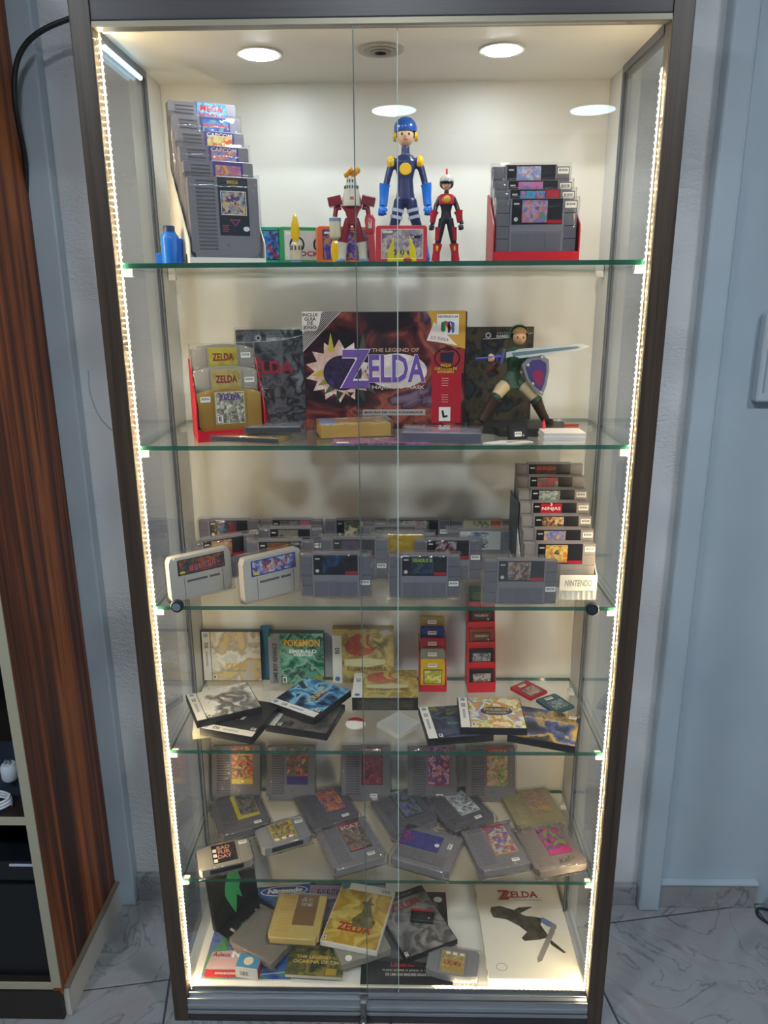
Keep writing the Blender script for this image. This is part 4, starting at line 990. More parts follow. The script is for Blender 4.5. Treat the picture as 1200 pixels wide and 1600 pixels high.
for k, (ax, ay, bx_, by_, hc) in enumerate([(245, 300, 245, 175, 'b8a848'), (455, 290, 460, 180, '4a5240'), (190, 440, 105, 460, 'c8a830'), (220, 490, 150, 525, '8a8a3a'), (255, 530, 190, 585, '4c5a3a'), (300, 565, 268, 650, '2f3a2c'), (370, 570, 370, 600, '2a3028'), (440, 560, 465, 635, '343c30'), (490, 530, 540, 585, '4a4a34')]):
    dx, dy_ = bx_ - ax, by_ - ay; L_ = math.hypot(dx, dy_); nx, ny = -dy_ / L_ * 24, dx / L_ * 24
    poly('burst_spike', [(pw(ax + nx), ph(ay + ny)), (pw(bx_), ph(by_)), (pw(ax - nx), ph(ay - ny))], y - 0.0009, mat(hc, 0.35), cv)
poly('burst_disc', circle_pts(pw(320), ph(440), 0.038, 0.034, 30), y - 0.0012, art(['221a2e', '3a2c52', '2a2034', '4a3a78'], 30, 46), cv)
PUR = mat('6f52a0', 0.3); PALET = mat('e8dcec', 0.35)
txt('Z', pw(405), ph(412), y - 0.0024, ph(285) - ph(545), PALET, cv, w=0.062, bold=0.05)
txt('Z', pw(405), ph(415), y - 0.0028, ph(290) - ph(545), PUR, cv, w=0.058, bold=0.03)
txt('ELDA', pw(683), ph(412), y - 0.0024, ph(318) - ph(505), PALET, cv, w=pw(872) - pw(490), bold=0.05)
txt('ELDA', pw(683), ph(412), y - 0.0028, ph(320) - ph(503), PUR, cv, w=pw(868) - pw(494), bold=0.025)
txt('THE LEGEND OF', pw(672), ph(291), y - 0.0024, 0.0075, mat('c9a08a', 0.35), cv, w=pw(828) - pw(515), bold=0.02)
txt("MAJORA'S  MASK", pw(692), ph(540), y - 0.0024, 0.0090, mat('d8ccc0', 0.35), cv, w=pw(868) - pw(518), bold=0.01)
PL('edition_bar', 450, 687, 873, 728, mat('a9a4a0', 0.4)); txt('EDIÇÃO DE COLECIONADOR', pw(662), ph(707), y - 0.0016, 0.0062, mat('1c1418', 0.4), cv, w=pw(862) - pw(465), bold=0.03)
# striped corner
poly('corner_patch', [(pw(60), ph(300)), (pw(60), ph(40)), (pw(320), ph(40))][::-1], y - 0.0006, mat('e4dcd6', 0.4), cv)
for k in range(8):
    a0 = 186 + k * 14; poly('corner_stripe', [(pw(60), ph(a0)), (pw(60), ph(a0 + 7)), (pw(60 + a0 - 33), ph(40)), (pw(60 + a0 - 40), ph(40))], y - 0.0013, mat('1d1216', 0.4), cv)
poly('text_backing', [(pw(62), ph(165)), (pw(62), ph(42)), (pw(190), ph(42)), (pw(172), ph(130)), (pw(150), ph(165))][::-1], y - 0.0019, mat('e4dcd6', 0.4), cv)
txt('INCLUI\nGUIA\nDE\nJOGO', pw(113), ph(104), y - 0.0024, ph(50) - ph(158), mat('2c1c20', 0.4), cv, w=pw(164) - pw(66), bold=0.03)
# gold corner and red column
poly('gold_corner', [(pw(1132), ph(285)), (pw(1020), ph(262)), (pw(930), ph(215)), (pw(912), ph(140)), (pw(905), ph(90)), (pw(875), ph(40)), (pw(1132), ph(40))], y - 0.0006, mat('c89a3c', 0.35), cv)
PL('red_column', 915, 440, 1112, 780, mat('b02030', 0.35)); poly('red_fade', [(pw(1112), ph(445)), (pw(915), ph(445)), (pw(905), ph(320)), (pw(1132), ph(280)), (pw(1125), ph(445))][::-1], y - 0.0005, mat('9a2c30', 0.35), cv)
PL('logo_card', 945, 62, 1088, 192, PAPER, dy=0.0009); txt('NINTENDO 64', pw(1016), ph(78), y - 0.0018, 0.0042, mat('1c2048', 0.4), cv, w=pw(1080) - pw(953), bold=0.02)
for x0, pts_, hc in ((0, [(985, 110), (1000, 104), (1000, 170), (985, 176)], '2f8a4a'), (0, [(1000, 104), (1018, 112), (1045, 150), (1030, 172), (1000, 130)], 'c8402c'), (0, [(1018, 112), (1030, 106), (1030, 178), (1016, 184)], '2f4aa8'), (0, [(1030, 106), (1058, 116), (1058, 178), (1043, 184), (1043, 140)], '3f6ac0'), (0, [(972, 116), (985, 110), (985, 176), (972, 168)], '26703c')):
    poly('logo_block', [(pw(a_), ph(b_)) for a_, b_ in pts_][::-1], y - 0.0014, mat(hc, 0.35), cv)
poly('paper_note', [(pw(878), ph(230)), (pw(1080), ph(262)), (pw(925), ph(110))], y - 0.0010, mat('e8e0da', 0.5), cv)
txt('SÓ PARA', pw(962), ph(216), y - 0.0018, 0.0085, mat('b03038', 0.4), cv, w=0.036, rot=-8, shear=0.2)
bm = bmesh.new(); tube(bm, [(pw(1015 + 82 * math.cos(2 * math.pi * k / 24)), y - 0.0012, ph(345 - 66 * math.sin(2 * math.pi * k / 24))) for k in range(25)], 0.0013, 5); obj('ring_mark', bm, BLACK, cv)
poly('pack_picture', [(pw(970), ph(310)), (pw(970), ph(370)), (pw(1050), ph(380)), (pw(1060), ph(305))], y - 0.0012, mat('23243a', 0.35), cv)
txt('INCLUI\nCARTUCHO DE\nEXPANSÃO', pw(1006), ph(414), y - 0.0020, ph(385) - ph(446), mat('d8b83a', 0.35), cv, w=pw(1080) - pw(930), bold=0.03)
for y0 in (480, 590): bm = bmesh.new(); [tube(bm, [(pw(980), y - 0.0010, ph(y0 + k * 16)), (pw(1025), y - 0.0010, ph(y0 + k * 16))], 0.0005, 4) for k in range(4)]; obj('icon_lines', bm, mat('d8a8a0', 0.4), cv)
PL('rating_box', 965, 672, 1042, 768, PAPER, dy=0.0009); txt('L', pw(1003), ph(718), y - 0.0018, 0.015, BLACK, cv, w=0.010, rot=12, bold=0.06)
# things lying in front
def clear_case(label, cx, cy_, z, yaw, w, h, t, inner, insert_col, name='clear_case', band=None):
    o = thing(name, label, 'game case', **lay(cx, cy_, z, yaw, h, t))
    bm = bmesh.new(); box(bm, -w / 2, w / 2, -t / 2, t / 2, 0, h); bevel_bm(bm, 0.001, 1); obj('clear_lid', bm, HARDCASE, o)
    ins = bx('inner_tray', -w / 2 + 0.004, w / 2 - 0.004, -t / 2 + 0.004, t / 2 - 0.002, 0.004, h - 0.004, mat(insert_col, 0.4), o)
    plate('inlay_card', -w / 2 + 0.006, w / 2 - 0.006, 0.006, h - 0.006, -t / 2 + 0.0038, inner, ins, 0.0006)
    if band: bx('tray_edge', -w / 2 + 0.003, w / 2 - 0.003, -t / 2 + 0.003, t / 2 - 0.0028, 0.0012, 0.0038, mat(band, 0.35), o)
    return o
clear_case('gold-tinted clear case lying lowest before the red cartridge stand', -0.252, 0.082, Z, -14, 0.150, 0.062, 0.0135, art(['c8b070', '8a7440', 'e0d0a0'], 30, 51), 'a88c4a', band='1c2238')
clear_case('clear case with dark navy edge lying on the gold-tinted case', -0.204, 0.104, Z + 0.0139, 1, 0.108, 0.066, 0.0145, art(['6f7c8c', '9aa4b0', '4a5462', 'b8bcc0'], 26, 52), '1b2434', band='121a2c')
o = thing('wrapped_box', 'gold game box in clear wrap lying before the large dark box', 'game box', **lay(-0.060, 0.135, Z + 0.004, 12, 0.085, 0.024))
bx('carton', -0.066, 0.066, -0.012, 0.012, 0, 0.085, mat('c09a4c', 0.4), o, 0.001)
cv = plate('printed_top', -0.065, 0.065, 0.001, 0.084, -0.0121, art(['c8a45a', 'b88c40', 'd8bc80', 'a03a30'], 22, 53), o); plate('top_band', -0.064, -0.034, 0.004, 0.080, -0.0127, mat('8f9fc4', 0.4), cv, 0.0003); plate('price_tag', -0.030, -0.006, 0.066, 0.078, -0.0127, PAPER, cv, 0.0003)
sleeve(o, 0.146, 0.095, 0.0285, -0.005)
o = thing('booklet', 'thin purple printed booklet lying at shelf edge under the gold box', 'booklet', **lay(-0.004, 0.064, Z, 0, 0.062, 0.003))
bx('pages', -0.088, 0.088, -0.0015, 0.0015, 0, 0.062, art(['6a3a6a', 'a878a0', '4a2448', 'c8b0c0'], 40, 54), o); plate('price_tag', -0.080, -0.058, 0.004, 0.014, -0.0016, PAPER, o, 0.0003)
clear_case('violet-tinted clear case lying before the right end of the large dark box', 0.108, 0.082, Z, -7, 0.150, 0.080, 0.0215, art(['8a86a0', 'a8a4b8', '6a667c'], 26, 55), '85819a', band='57546a')
# swordsman statue (generic fighter with hood, sword and shield)
bm = bmesh.new(); prism_z(bm, [(0.0, -0.055), (0.075, -0.070), (0.085, -0.02), (0.095, 0.03), (0.02, 0.062), (-0.06, 0.058), (-0.098, 0.030), (-0.092, -0.012), (-0.05, -0.030), (-0.045, -0.058)], 0, 0.015); bevel_bm(bm, 0.0015, 1)
st = thing('swordsman_statue', 'statue of green-clad swordsman with outstretched sword and shield on dark base', 'statue', (0.262, 0.170, Z))
obj('rocky_base', bm, art(['15171a', '23251f', '2c2c26'], 40, 61, rough=0.5), st)
def sp_(px, py, yy=0.0): return ((px - 430) / 3950.0 - 0.012 + 0.0, yy, (900 - py) / 3950.0 + 0.015)
GRN = mat('25482f', 0.5); TAN = mat('c9b48c', 0.5); BRN = mat('3c2a22', 0.45); SKIN = 'd8a67c'
body('figure_body', st, [([sp_(425, 560), sp_(425, 500), sp_(430, 430), sp_(435, 350), sp_(440, 325)], [(.011, .0165), (.0095, .0125), (.0105, .0155), (.010, .0175), (.006, .009)]),
     ([sp_(440, 330), sp_(450, 290, -.003)], [.0055, .005]),
     ([sp_(385, 352), sp_(345, 405, -.012), sp_(300, 420, -.026), sp_(255, 385, -.034)], [.0075, .0065, .0058, .0048]),
     ([sp_(490, 352), sp_(540, 430, -.008), sp_(560, 500, -.022)], [.0075, .0065, .0055]),
     ([sp_(405, 570), sp_(335, 620, -.012), sp_(290, 680, -.020), sp_(250, 770, -.014), sp_(190, 868, -.014)], [.0125, .0115, .0095, .0085, .0065]),
     ([sp_(450, 570), sp_(530, 630, -.012), sp_(590, 700, -.018), sp_(640, 790, -.006), sp_(680, 868, .004)], [.0125, .0115, .0095, .0085, .0065])], [], GRN, 0.0016)
for P in ([(360, 600, -.008), (325, 628, -.0135), (292, 672, -.020)], [(495, 600, -.008), (530, 630, -.0125), (582, 690, -.018)]):
    bm = bmesh.new(); tube(bm, [sp_(*p_) for p_ in P], [.0128, .0125, .0105], 14); obj('breeches', bm, TAN, st, smooth=40)
for P in ([(290, 690, -.020), (262, 740, -.016), (225, 810, -.014), (192, 862, -.014)], [(590, 705, -.018), (612, 745, -.012), (648, 810, -.004), (682, 862, .004)]):
    bm = bmesh.new(); tube(bm, [sp_(*p_) for p_ in P], [.0118, .0108, .0090, .0085], 14)
    e = sp_(*P[-1]); tube(bm, [(e[0], e[1] + .006, .0195), (e[0] - (.016 if P[0][0] < 400 else -.012), e[1] - .012, .0185)], [(.0045, .0085), (.0036, .0072)], 12)
    obj('boot', bm, BRN, st, smooth=40)
bm = bmesh.new(); tube(bm, [sp_(428, 500), sp_(420, 560), sp_(415, 615)], [(.0105, .0135), (.0150, .0210), (.0185, .0305)], 20); obj('tunic_skirt', bm, GRN, st, smooth=40)
bm = bmesh.new(); tube(bm, [sp_(430, 518), sp_(429, 500)], [(.0112, .0142), (.0108, .0138)], 20); blt = obj('belt', bm, mat('5a3020', 0.45), st, smooth=40)
bx('belt_buckle', -0.0030, 0.0012, -0.0132, -0.0110, 0.1135, 0.1185, mat('d8d8d0', 0.3, 0.6), blt)
hd = sp_(455, 246, -.004)
face(st, hd, .0150, SKIN)
bm = bmesh.new(); ball(bm, (hd[0], hd[1] + .0035, hd[2] + .0035), .0162, .0165, .0158, 18, 12)
bmesh.ops.delete(bm, geom=[v for v in bm.verts if v.co.z < hd[2] + .004 and v.co.y < hd[1] - .004], context='VERTS'); obj('hair', bm, mat('94723e', 0.5), st, smooth=0)
bm = bmesh.new(); ball(bm, (hd[0] - .001, hd[1] + .006, hd[2] + .007), .0182, .0185, .0168, 18, 12)
bmesh.ops.delete(bm, geom=[v for v in bm.verts if v.co.y < hd[1] - .006], context='VERTS'); obj('cap', bm, mat('2c5636', 0.55), st, smooth=0)
# sword hand and sword
hp = sp_(232, 381, -.037)
fist(st, hp, .0062, mat(SKIN, 0.5), side=-1)
bm = bmesh.new(); tube(bm, [sp_(290, 395, -.030), sp_(258, 386, -.035)], [.0085, .0078], 14); obj('bracer', bm, mat('3a2f6a', 0.4), st, smooth=40)
bm = bmesh.new(); tube(bm, [sp_(118, 392, -.040), sp_(180, 388, -.040), sp_(330, 372, -.041)], [.0022, .0024, .0026], 10); obj('sword_grip', bm, mat('3448b0', 0.35), st, smooth=40)
bm = bmesh.new(); tube(bm, [sp_(322, 322, -.041), sp_(314, 374, -.041), sp_(306, 426, -.041)], [.0026, .0034, .0026], 10); obj('sword_guard', bm, mat('4a4a86', 0.35), st, smooth=40)
bl = [sp_(a_, b_) for a_, b_ in ((340, 345), (400, 335), (430, 322), (880, 288), (942, 303), (880, 330), (440, 388), (400, 372), (340, 385))]
bm = bmesh.new(); prism(bm, [(p_[0], p_[2]) for p_ in bl][::-1], -.0425, -.0400); obj('sword_blade', bm, mat('c9d3da', 0.25, 0.3), st)
bm = bmesh.new(); fl_ = [sp_(a_, b_) for a_, b_ in ((380, 348), (850, 303), (880, 312), (850, 322), (390, 374))]; prism(bm, [(p_[0], p_[2]) for p_ in fl_][::-1], -.0432, -.0424); obj('blade_flat', bm, mat('6f8894', 0.25, 0.3), st)
# shield: rim, field, rivets (plain field)
def shield_pts(k, cxp=562, cyp=500):
    base = [(460, 440), (520, 372), (600, 366), (658, 400), (666, 480), (650, 590), (622, 668), (560, 625), (500, 545)]
    return [((cxp + (a_ - cxp) * k - 430) / 3950.0 - .012, (900 - (cyp + (b_ - cyp) * k)) / 3950.0 + .015) for a_, b_ in base]
bm = bmesh.new(); prism(bm, shield_pts(1.0), -.037, -.032); bevel_bm(bm, .0012, 2); sh = obj('shield_rim', bm, mat('9aa0a8', 0.3, 0.6), st)
bm = bmesh.new(); prism(bm, shield_pts(0.76, 578, 505), -.0382, -.0365); bevel_bm(bm, .0006, 1); obj('shield_field', bm, mat('3c3870', 0.35), sh)
bm = bmesh.new(); prism(bm, [(x + .001, z - .003) for x, z in shield_pts(0.42, 585, 530)], -.0388, -.0378); obj('shield_panel', bm, mat('7a2a52', 0.35), sh)
for a_, b_ in ((505, 440), (600, 380), (545, 575), (610, 640)): bm = bmesh.new(); q_ = sp_(a_, b_, -.0375); ball(bm, q_, .0032, .0022, .0032, 10, 6); obj('rivet', bm, mat('b8bcc2', 0.3, 0.6), sh, smooth=0)
for q_ in range(2):
    bm = bmesh.new(); tube(bm, [sp_(345 - 60 * q_, 400 + 40 * q_, .004), sp_(300 - 30 * q_, 460 + 20 * q_, .010), sp_(215 + 100 * q_, 520, .012)], [.003, .0035, .002], 8); obj('red_strap', bm, mat('7a1c2c', 0.45), st, smooth=0)
gba('small black cartridge with price tag leaning at the statue base', (0.245, 0.088, Z + 0.0153), (R(-12), 0, R(14)), '121214', mat('1c1c1e', 0.4), group=None)
bpy.data.objects['slim_cartridge'].location = (0.248, 0.084, Z + 0.0003)
bpy.data.objects['slim_cartridge'].scale = (0.66, 0.66, 0.8)
sticker(bpy.data.objects['slim_cartridge'], 0, 0.012, -0.0056, 0.021, 0.011)
o = thing('toy_rocket', 'small red rocket-shaped toy piece beside the tagged black cartridge', 'toy part', (0.296, 0.086, Z)); bm = bmesh.new(); tube(bm, [(0, 0, 0), (0, .004, .022), (0, .006, .032)], [.0042, .0042, .0025], 12); obj('shaft', bm, mat('d02a38', 0.3), o, smooth=40); bm = bmesh.new(); tube(bm, [(0, .006, .032), (0, .0068, .036)], [.0026, .0012], 10); obj('tip', bm, mat('8a1c28', 0.3), o, smooth=40)
for k in range(6):
    tag(bx('white_card', 0.286 + 0.001 * (k % 3), 0.360 + 0.0012 * (k % 2), 0.036 + 0.001 * ((k * 2) % 3), 0.092, Z + k * 0.0034, Z + 0.003 + k * 0.0034, mat('e8e2dc', 0.6), bev=0.0006), 'white card in the stack of %s' % ['cards by the statue, lowest one', 'cards by the statue, second from below', 'cards by the statue, third from below', 'cards by the statue, third from the top', 'cards by the statue, second from the top', 'cards by the statue, topmost one'][k], 'card', 'stack of white cards')
o = thing('paper_tag', 'white folded paper tag with black print before the statue base', 'paper tag', (0.226, 0.052, Z))
bm = bmesh.new(); prism_z(bm, [(-.048, -.012), (-.005, -.016), (.046, .004), (.040, .012), (-.01, .016), (-.042, -.002)], 0, 0.0016); obj('paper', bm, PAPER, o)
bm = bmesh.new(); prism_z(bm, [(-.006, -.006), (.010, -.006), (.022, .003), (.006, .008), (-.002, .004)], 0.0016, 0.0019); obj('print', bm, art(['1a1a1a', 'e0dcd4', '2a2a2a'], 60, 62), o)
o = thing('red_star_piece', 'flat red and orange toy piece behind the white cards', 'toy part', (0.362, 0.235, Z)); bm = bmesh.new(); prism_z(bm, [(-.040, .01), (-.010, -.012), (.032, -.004), (.010, .004), (.004, .02), (-.012, .008)], 0, 0.005); obj('plate', bm, mat('b83a2c', 0.35), o); bm = bmesh.new(); ball(bm, (-.006, 0, .006), .010, .007, .004); obj('boss', bm, mat('d06a3a', 0.35), o, smooth=0)

# ================================================================== SHELF 3 (rows of wide cartridges)
Z = TOP[3] + 0.002
sfc('pale cartridge with dark label and red lettering, angled at far left front', (-0.363, 0.086, Z), (R(-2), 0, R(38)), art(['2c2f34', '4a4f52', 'b85a30', '3a3f4a', '6a6f7a'], 36, 71), '~~~~~~', tcol='d8606a', group='angled pale cartridges')
sfc('pale cartridge with blue label and orange lettering, angled second from left', (-0.221, 0.082, Z), (R(-2), 0, R(38)), art(['3a4a9a', '5a6ac0', 'c8d0e0', '2c3a80', 'c86a3a'], 36, 72), '~~~~~~~', base='2f3f8a', tcol='d87a2c', group='angled pale cartridges')
G3 = 'rows of wide grey cartridges on the middle shelf'
S3 = [
 ('wide grey cartridge with deep blue night label, front row centre-left', (-0.094, 0.080, 0), art(['0a1020', '0e1a2e', '1f4a70', '0a0e16'], 24, 73, cells=0.1), dict(price=True, title=None, right='141418')),
 ('wide grey cartridge with blue-green space label, front row centre', (0.077, 0.074, 0), art(['141c34', '1f3f66', '10162a', '3a5a4a', '1c2a50'], 36, 74), dict(price=True, title='GRADIUS III', tcol='a8c03a')),
 ('wide grey cartridge in clear hard case with battle picture, front row right', (0.258, 0.0455, 0), art(['6a5a7a', 'b0a8a0', '8a5a3a', '3a3a48', 'd0c8b8'], 46, 75), dict(price=True, wrap='hard', title=None)),
 ('wide grey cartridge with brown-red label, angled behind the left pale cartridge', (-0.338, 0.180, 30), art(['8a7a58', 'a8502c', 'c0a878', '4a4638'], 36, 76), dict(wrap='soft')),
 ('wide grey cartridge with yellow-marked dark label, behind the second pale cartridge', (-0.214, 0.162, 3), art(['2c2418', '8a4a2c', '5a3a20', 'b88a4a'], 36, 77), dict(title=None)),
 ('wide grey cartridge with dark blue label and red corner, middle row centre', (-0.064, 0.176, 0), art(['23243a', '3a3f5a', '5a4a5a', '1c1c26'], 30, 78), dict(price=True, wrap='hard')),
 ('wide grey cartridge with yellow label, middle row half hidden', (0.036, 0.214, 0), art(['b8922c', 'c8a840', '9a7820'], 26, 79), dict(base='b8922c', right='b8922c', badge=None)),
 ('wide grey cartridge with black racing label and tag, middle row right', (0.128, 0.170, 0), art(['1a1a1e', '5a2a3a', 'a8a0a8', '2a2a30'], 40, 80), dict(price=True, price_z=0.05)),
 ('wide grey cartridge in hard case with blue and white label, right of yellow one', (0.200, 0.232, 0), art(['d8d8d4', 'b0b8bc', '2a2c30', 'e4e4e0'], 30, 81), dict(wrap='hard', base='cfd0cc', right='c8c8c4', badge=None, title='~~~~~~~~', tcol='2a7ac0')),
 ('wide grey cartridge with blue and red strip label, back row far left', (-0.352, 0.314, 0), art(['2a4a6a', '8a2c30', '1c2c44', '4a7a9a'], 36, 82), dict(price=True, price_z=0.06)),
 ('wide grey cartridge with black label and pink badge, back row second', (-0.211, 0.316, 0), art(['1a1a1c', '8a8a8c', '2c2c30'], 40, 83), dict(right='b85a7a')),
 ('wide grey cartridge with pale portrait label, third row left', (-0.205, 0.248, 0), art(['b0a898', '6a6458', '8a8478', '2a2a28'], 36, 84), dict(price=True, price_z=0.05)),
 ('wide grey cartridge with cream picture on black label, back row third', (-0.068, 0.314, 0), art(['b8b08a', 'd0c8a0', '3a3a30', '8a8a6a'], 40, 85), dict(price=True, price_z=0.076)),
 ('wide grey cartridge with grey-brown striped label, third row centre', (0.020, 0.262, 0), art(['5a5648', '7a7668', '3a382e'], 30, 86), dict(wrap='hard', right='5a5648', badge=None)),
 ('wide grey cartridge with red figure label and tag, back row fourth', (0.073, 0.316, 0), art(['8a8684', 'b03a28', 'c8c0b8', '5a4a48'], 40, 87), dict(price=True, price_z=0.06)),
 ('wide grey cartridge with cream and green comic label, back row right', (0.213, 0.314, 0), art(['c8c09a', '4a6a3a', 'd8d0b0', 'b86a4a'], 46, 88), dict(base='c8c0a0', right='b85a48', badge=None)),
]
for lab, (x, y, yw), am, kw in S3: snes(lab, (x, y, Z), (0, 0, R(yw)), am, group=G3, **kw)
# tower at the right
b3 = (0.336, 0.080, 0.9395)
o = stair_stand('stair_stand', 'white and clear stair stand rising steeply at the right with stacked cartridges', (b3[0], b3[1], TOP[3]), (0, 0, 0), 0.1405, 7, 0.0207, 0.0236, WHITE_PLASTIC, lip=0.003, side_h=0.030, thick=0.0230, base=0.0235)
pn = bx('name_panel', 0.000, 0.0715, -0.0205, -0.0185, 0.020, 0.052, WHITE_PLASTIC, o, 0.0005); txt('NINTENDO', 0.036, 0.036, -0.0208, 0.013, mat('8f8c84', 0.4), pn, w=0.052, bold=0.01, shear=0.12)
for k in range(14): bx('front_rib', -0.066 + k * 0.0100, -0.063 + k * 0.0100, -0.0195, -0.0178, 0.001, 0.0198, FROST, o)
bx('rear_brace', -0.0745, -0.0722, 0.06, 0.155, 0.05, 0.175, mat('3c444c', 0.4), o)
TW = [('golden battle picture', ['e0a83a', 'c8702c', 'f0d070', '5a4a3a'], None, None), ('blue and gold adventure picture', ['2a58b0', 'e0b030', '4a7ac8', 'c88a2c'], None, None),
      ('red and cream fighting picture', ['b8402c', 'e0c890', '3a2a28', 'd0803a'], None, None), ('red ninja title', ['b8182c', 'c0202f', 'a81428'], '3\nNINJAS', 'f0e8e0'),
      ('pale silver picture', ['8a9488', 'b8c0b4', '5a6058', 'd0d4c8'], None, None), ('pink and grey picture', ['9a7a70', 'b84050', '6a6460', 'c0b0a8'], None, None), ('dark red-lettered picture', ['3a2420', '6a2c28', '2a2624', '8a6a3a'], '~~~~~~~', 'c84838')]
for k, (d_, cols, ti, tc) in enumerate(TW):
    snes('wide grey cartridge with %s, %s in the right tower' % (d_, ['lowest', 'second from below', 'third from below', 'fourth', 'fifth', 'second from the top', 'topmost'][k]),
         (b3[0], b3[1] + 0.0236 * k, b3[2] + 0.0207 * k), (0, 0, 0), art(cols, 44, 90 + k), ti, tcol=tc or 'ffffff', wrap=None, price=(1 < k + 1 and k not in (5, 6)) or k == 0, price_z=0.076, art_rect=(0.17, 0.66), badge='a8182c' if k == 0 else None, group='wide cartridges stacked in the right tower', th=0.017 if k == 3 else 0.007, shell=mat('8f8885', 0.42))

# ================================================================== SHELF 4
Z = TOP[4]
GC4 = 'white-banded game cases on the fourth shelf'
case('white game case with faded gold dragon-like cover standing at back left', (-0.368, 0.322, Z), (R(-3), 0, 0), art(['c8c4b4', 'e0dccc', 'a89a8a', 'd0b870', 'b8b4b0'], 14, 101), w=0.141, h=0.127, title='POKéMON', tcol='c8a83a', tz=0.32, tw=0.36, th=0.013, sub='~~~~~~~~~~~~', subcol='8a8a88', spine='d8d8d6', shell='2c2c30')
o = thing('blue_case', 'slim translucent blue strip case standing behind the white game case', 'case', (-0.287, 0.334, Z)); bx('blue_shell', -0.012, 0.012, -0.003, 0.003, 0, 0.135, mat('2a6f9a', 0.25), o, 0.001); bx('hinge', -0.012, -0.010, -0.0036, -0.003, 0.01, 0.125, mat('1f5a80', 0.3), o)
# green handheld box
w, h, d = 0.129, 0.127, 0.022
o = thing('game_box', 'green game box with yellow title and silver side band standing at back', 'game box', (-0.213, 0.313, Z), (R(-3), 0, 0))
bx('carton', -w / 2, w / 2, -d / 2, d / 2, 0, h, mat('1c3a2c', 0.4), o, 0.001); y = -d / 2 - 0.0001
cv = plate('printed_front', -w / 2, w / 2, 0.0, h, y, art(['0f3a2c', '1f5a44', '3a8a6a', '8ab8a0', '14402f', '5a9a80'], 15, 102), o)
poly('silver_band', [(-w / 2, 0), (-w / 2 + 0.0265, 0), (-w / 2 + 0.0265, h), (-w / 2 + 0.016, h), (-w / 2, h - 0.016)], y - 0.0005, mat('9a9ea2', 0.35, 0.3), cv)
txt('GAME BOY ADVANCE', -w / 2 + 0.0145, h * 0.42, y - 0.0015, 0.0105, mat('23252a', 0.4), cv, w=h * 0.78, rot=90, bold=0.02)
txt('POKéMON', 0.014, h * 0.82, y - 0.0012, 0.020, mat('1c3a7a', 0.35), cv, w=0.088, bold=0.08); txt('POKéMON', 0.014, h * 0.82, y - 0.0016, 0.0185, mat('e8b82c', 0.35), cv, w=0.085, bold=0.04)
txt('EMERALD', 0.016, h * 0.655, y - 0.0014, 0.0095, mat('e4ece4', 0.35), cv, w=0.064, bold=0.04); txt('VERSION', 0.016, h * 0.582, y - 0.0014, 0.0065, mat('e4ece4', 0.35), cv, w=0.044, bold=0.04)
plate('rating_mark', -w / 2 + 0.031, -w / 2 + 0.041, 0.004, 0.018, y - 0.0005, PAPER, cv, 0.0003); txt('E', -w / 2 + 0.036, 0.011, y - 0.0012, 0.009, BLACK, cv, bold=0.06)
poly('gold_seal', circle_pts(w / 2 - 0.014, 0.014, 0.009, n=18), y - 0.0006, mat('9aa03a', 0.35, 0.3), cv)
# gold boxes
def gold_box(label, loc, rot, w, h, d, seed, edge):
    o = thing('gold_game_box', label, 'game box', loc, rot, 'gold game boxes')
    bx('carton', -w / 2, w / 2, -d / 2, d / 2, 0, h, mat(edge, 0.4), o, 0.001); y = -d / 2 - 0.0001
    cv = plate('printed_front', -w / 2, w / 2, 0, h, y, art(['b89a4a', '8f7a34', 'c8b46a', 'a8985a', '6f6030'], 16, seed), o)
    plate('white_band', -w / 2, -w / 2 + 0.022, 0, h * 0.88, y - 0.0005, mat('dcdcd6', 0.4), cv, 0.0003); txt('DS', -w / 2 + 0.011, h * 0.60, y - 0.0012, 0.010, mat('2c2e34', 0.4), cv, rot=-90, bold=0.03)
    poly('band_seal', circle_pts(-w / 2 + 0.011, 0.011, 0.006, n=16), y - 0.0008, mat('5a6fa8', 0.4), cv)
    pts = [(-0.012 + 0.036 * math.cos(R(a_)) , h * 0.74 + 0.030 * math.sin(R(a_))) for a_ in range(100, 361, 20)] + [(0.010 + 0.014 * math.cos(R(a_)), h * 0.80 + 0.016 * math.sin(R(a_))) for a_ in range(340, 120, -30)]
    poly('red_wing', [(-0.040, h * 0.60), (-0.030, h * 0.54), (-0.008, h * 0.50), (0.020, h * 0.56), (0.036, h * 0.70), (0.024, h * 0.66), (0.012, h * 0.74), (0.016, h * 0.92), (0.0, h * 0.88), (-0.012, h * 0.92), (-0.034, h * 0.84), (-0.044, h * 0.72)], y - 0.0006, art(['b85a3a', 'a84a2c', 'c8704a'], 40, seed + 5), cv)
    poly('gold_sweep', [(0.0, h * 0.93), (-0.006, h * 0.78), (0.004, h * 0.66), (0.020, h * 0.64), (0.008, h * 0.72), (0.006, h * 0.84), (0.010, h * 0.93)], y - 0.0010, mat('c8b04a', 0.35), cv)
    poly('pale_sweep', [(-0.044, h * 0.34), (0.010, h * 0.30), (0.050, h * 0.36), (0.052, h * 0.44), (0.010, h * 0.47), (-0.044, h * 0.44)], y - 0.0006, mat('c8c49a', 0.35), cv)
    txt('~~~~~~~~~~~~', 0.009, h * 0.27, y - 0.0016, 0.009, mat('7a3a24', 0.35), cv, w=0.094, bold=0.04); txt('~~~~~~~~~~', 0.009, h * 0.19, y - 0.0016, 0.006, mat('d8c88a', 0.35), cv, w=0.07, bold=0.03)
    return o, cv, y
o, cv, y = gold_box('gold game box with red wing print and white band standing upright', (-0.056, 0.320, Z), (R(-3), 0, 0), 0.144, 0.136, 0.026, 111, '8a7434')
poly('silver_seal', circle_pts(0.052, 0.128, 0.015, 0.0055, 18), y - 0.0006, mat('b8b8b4', 0.3, 0.3), cv)
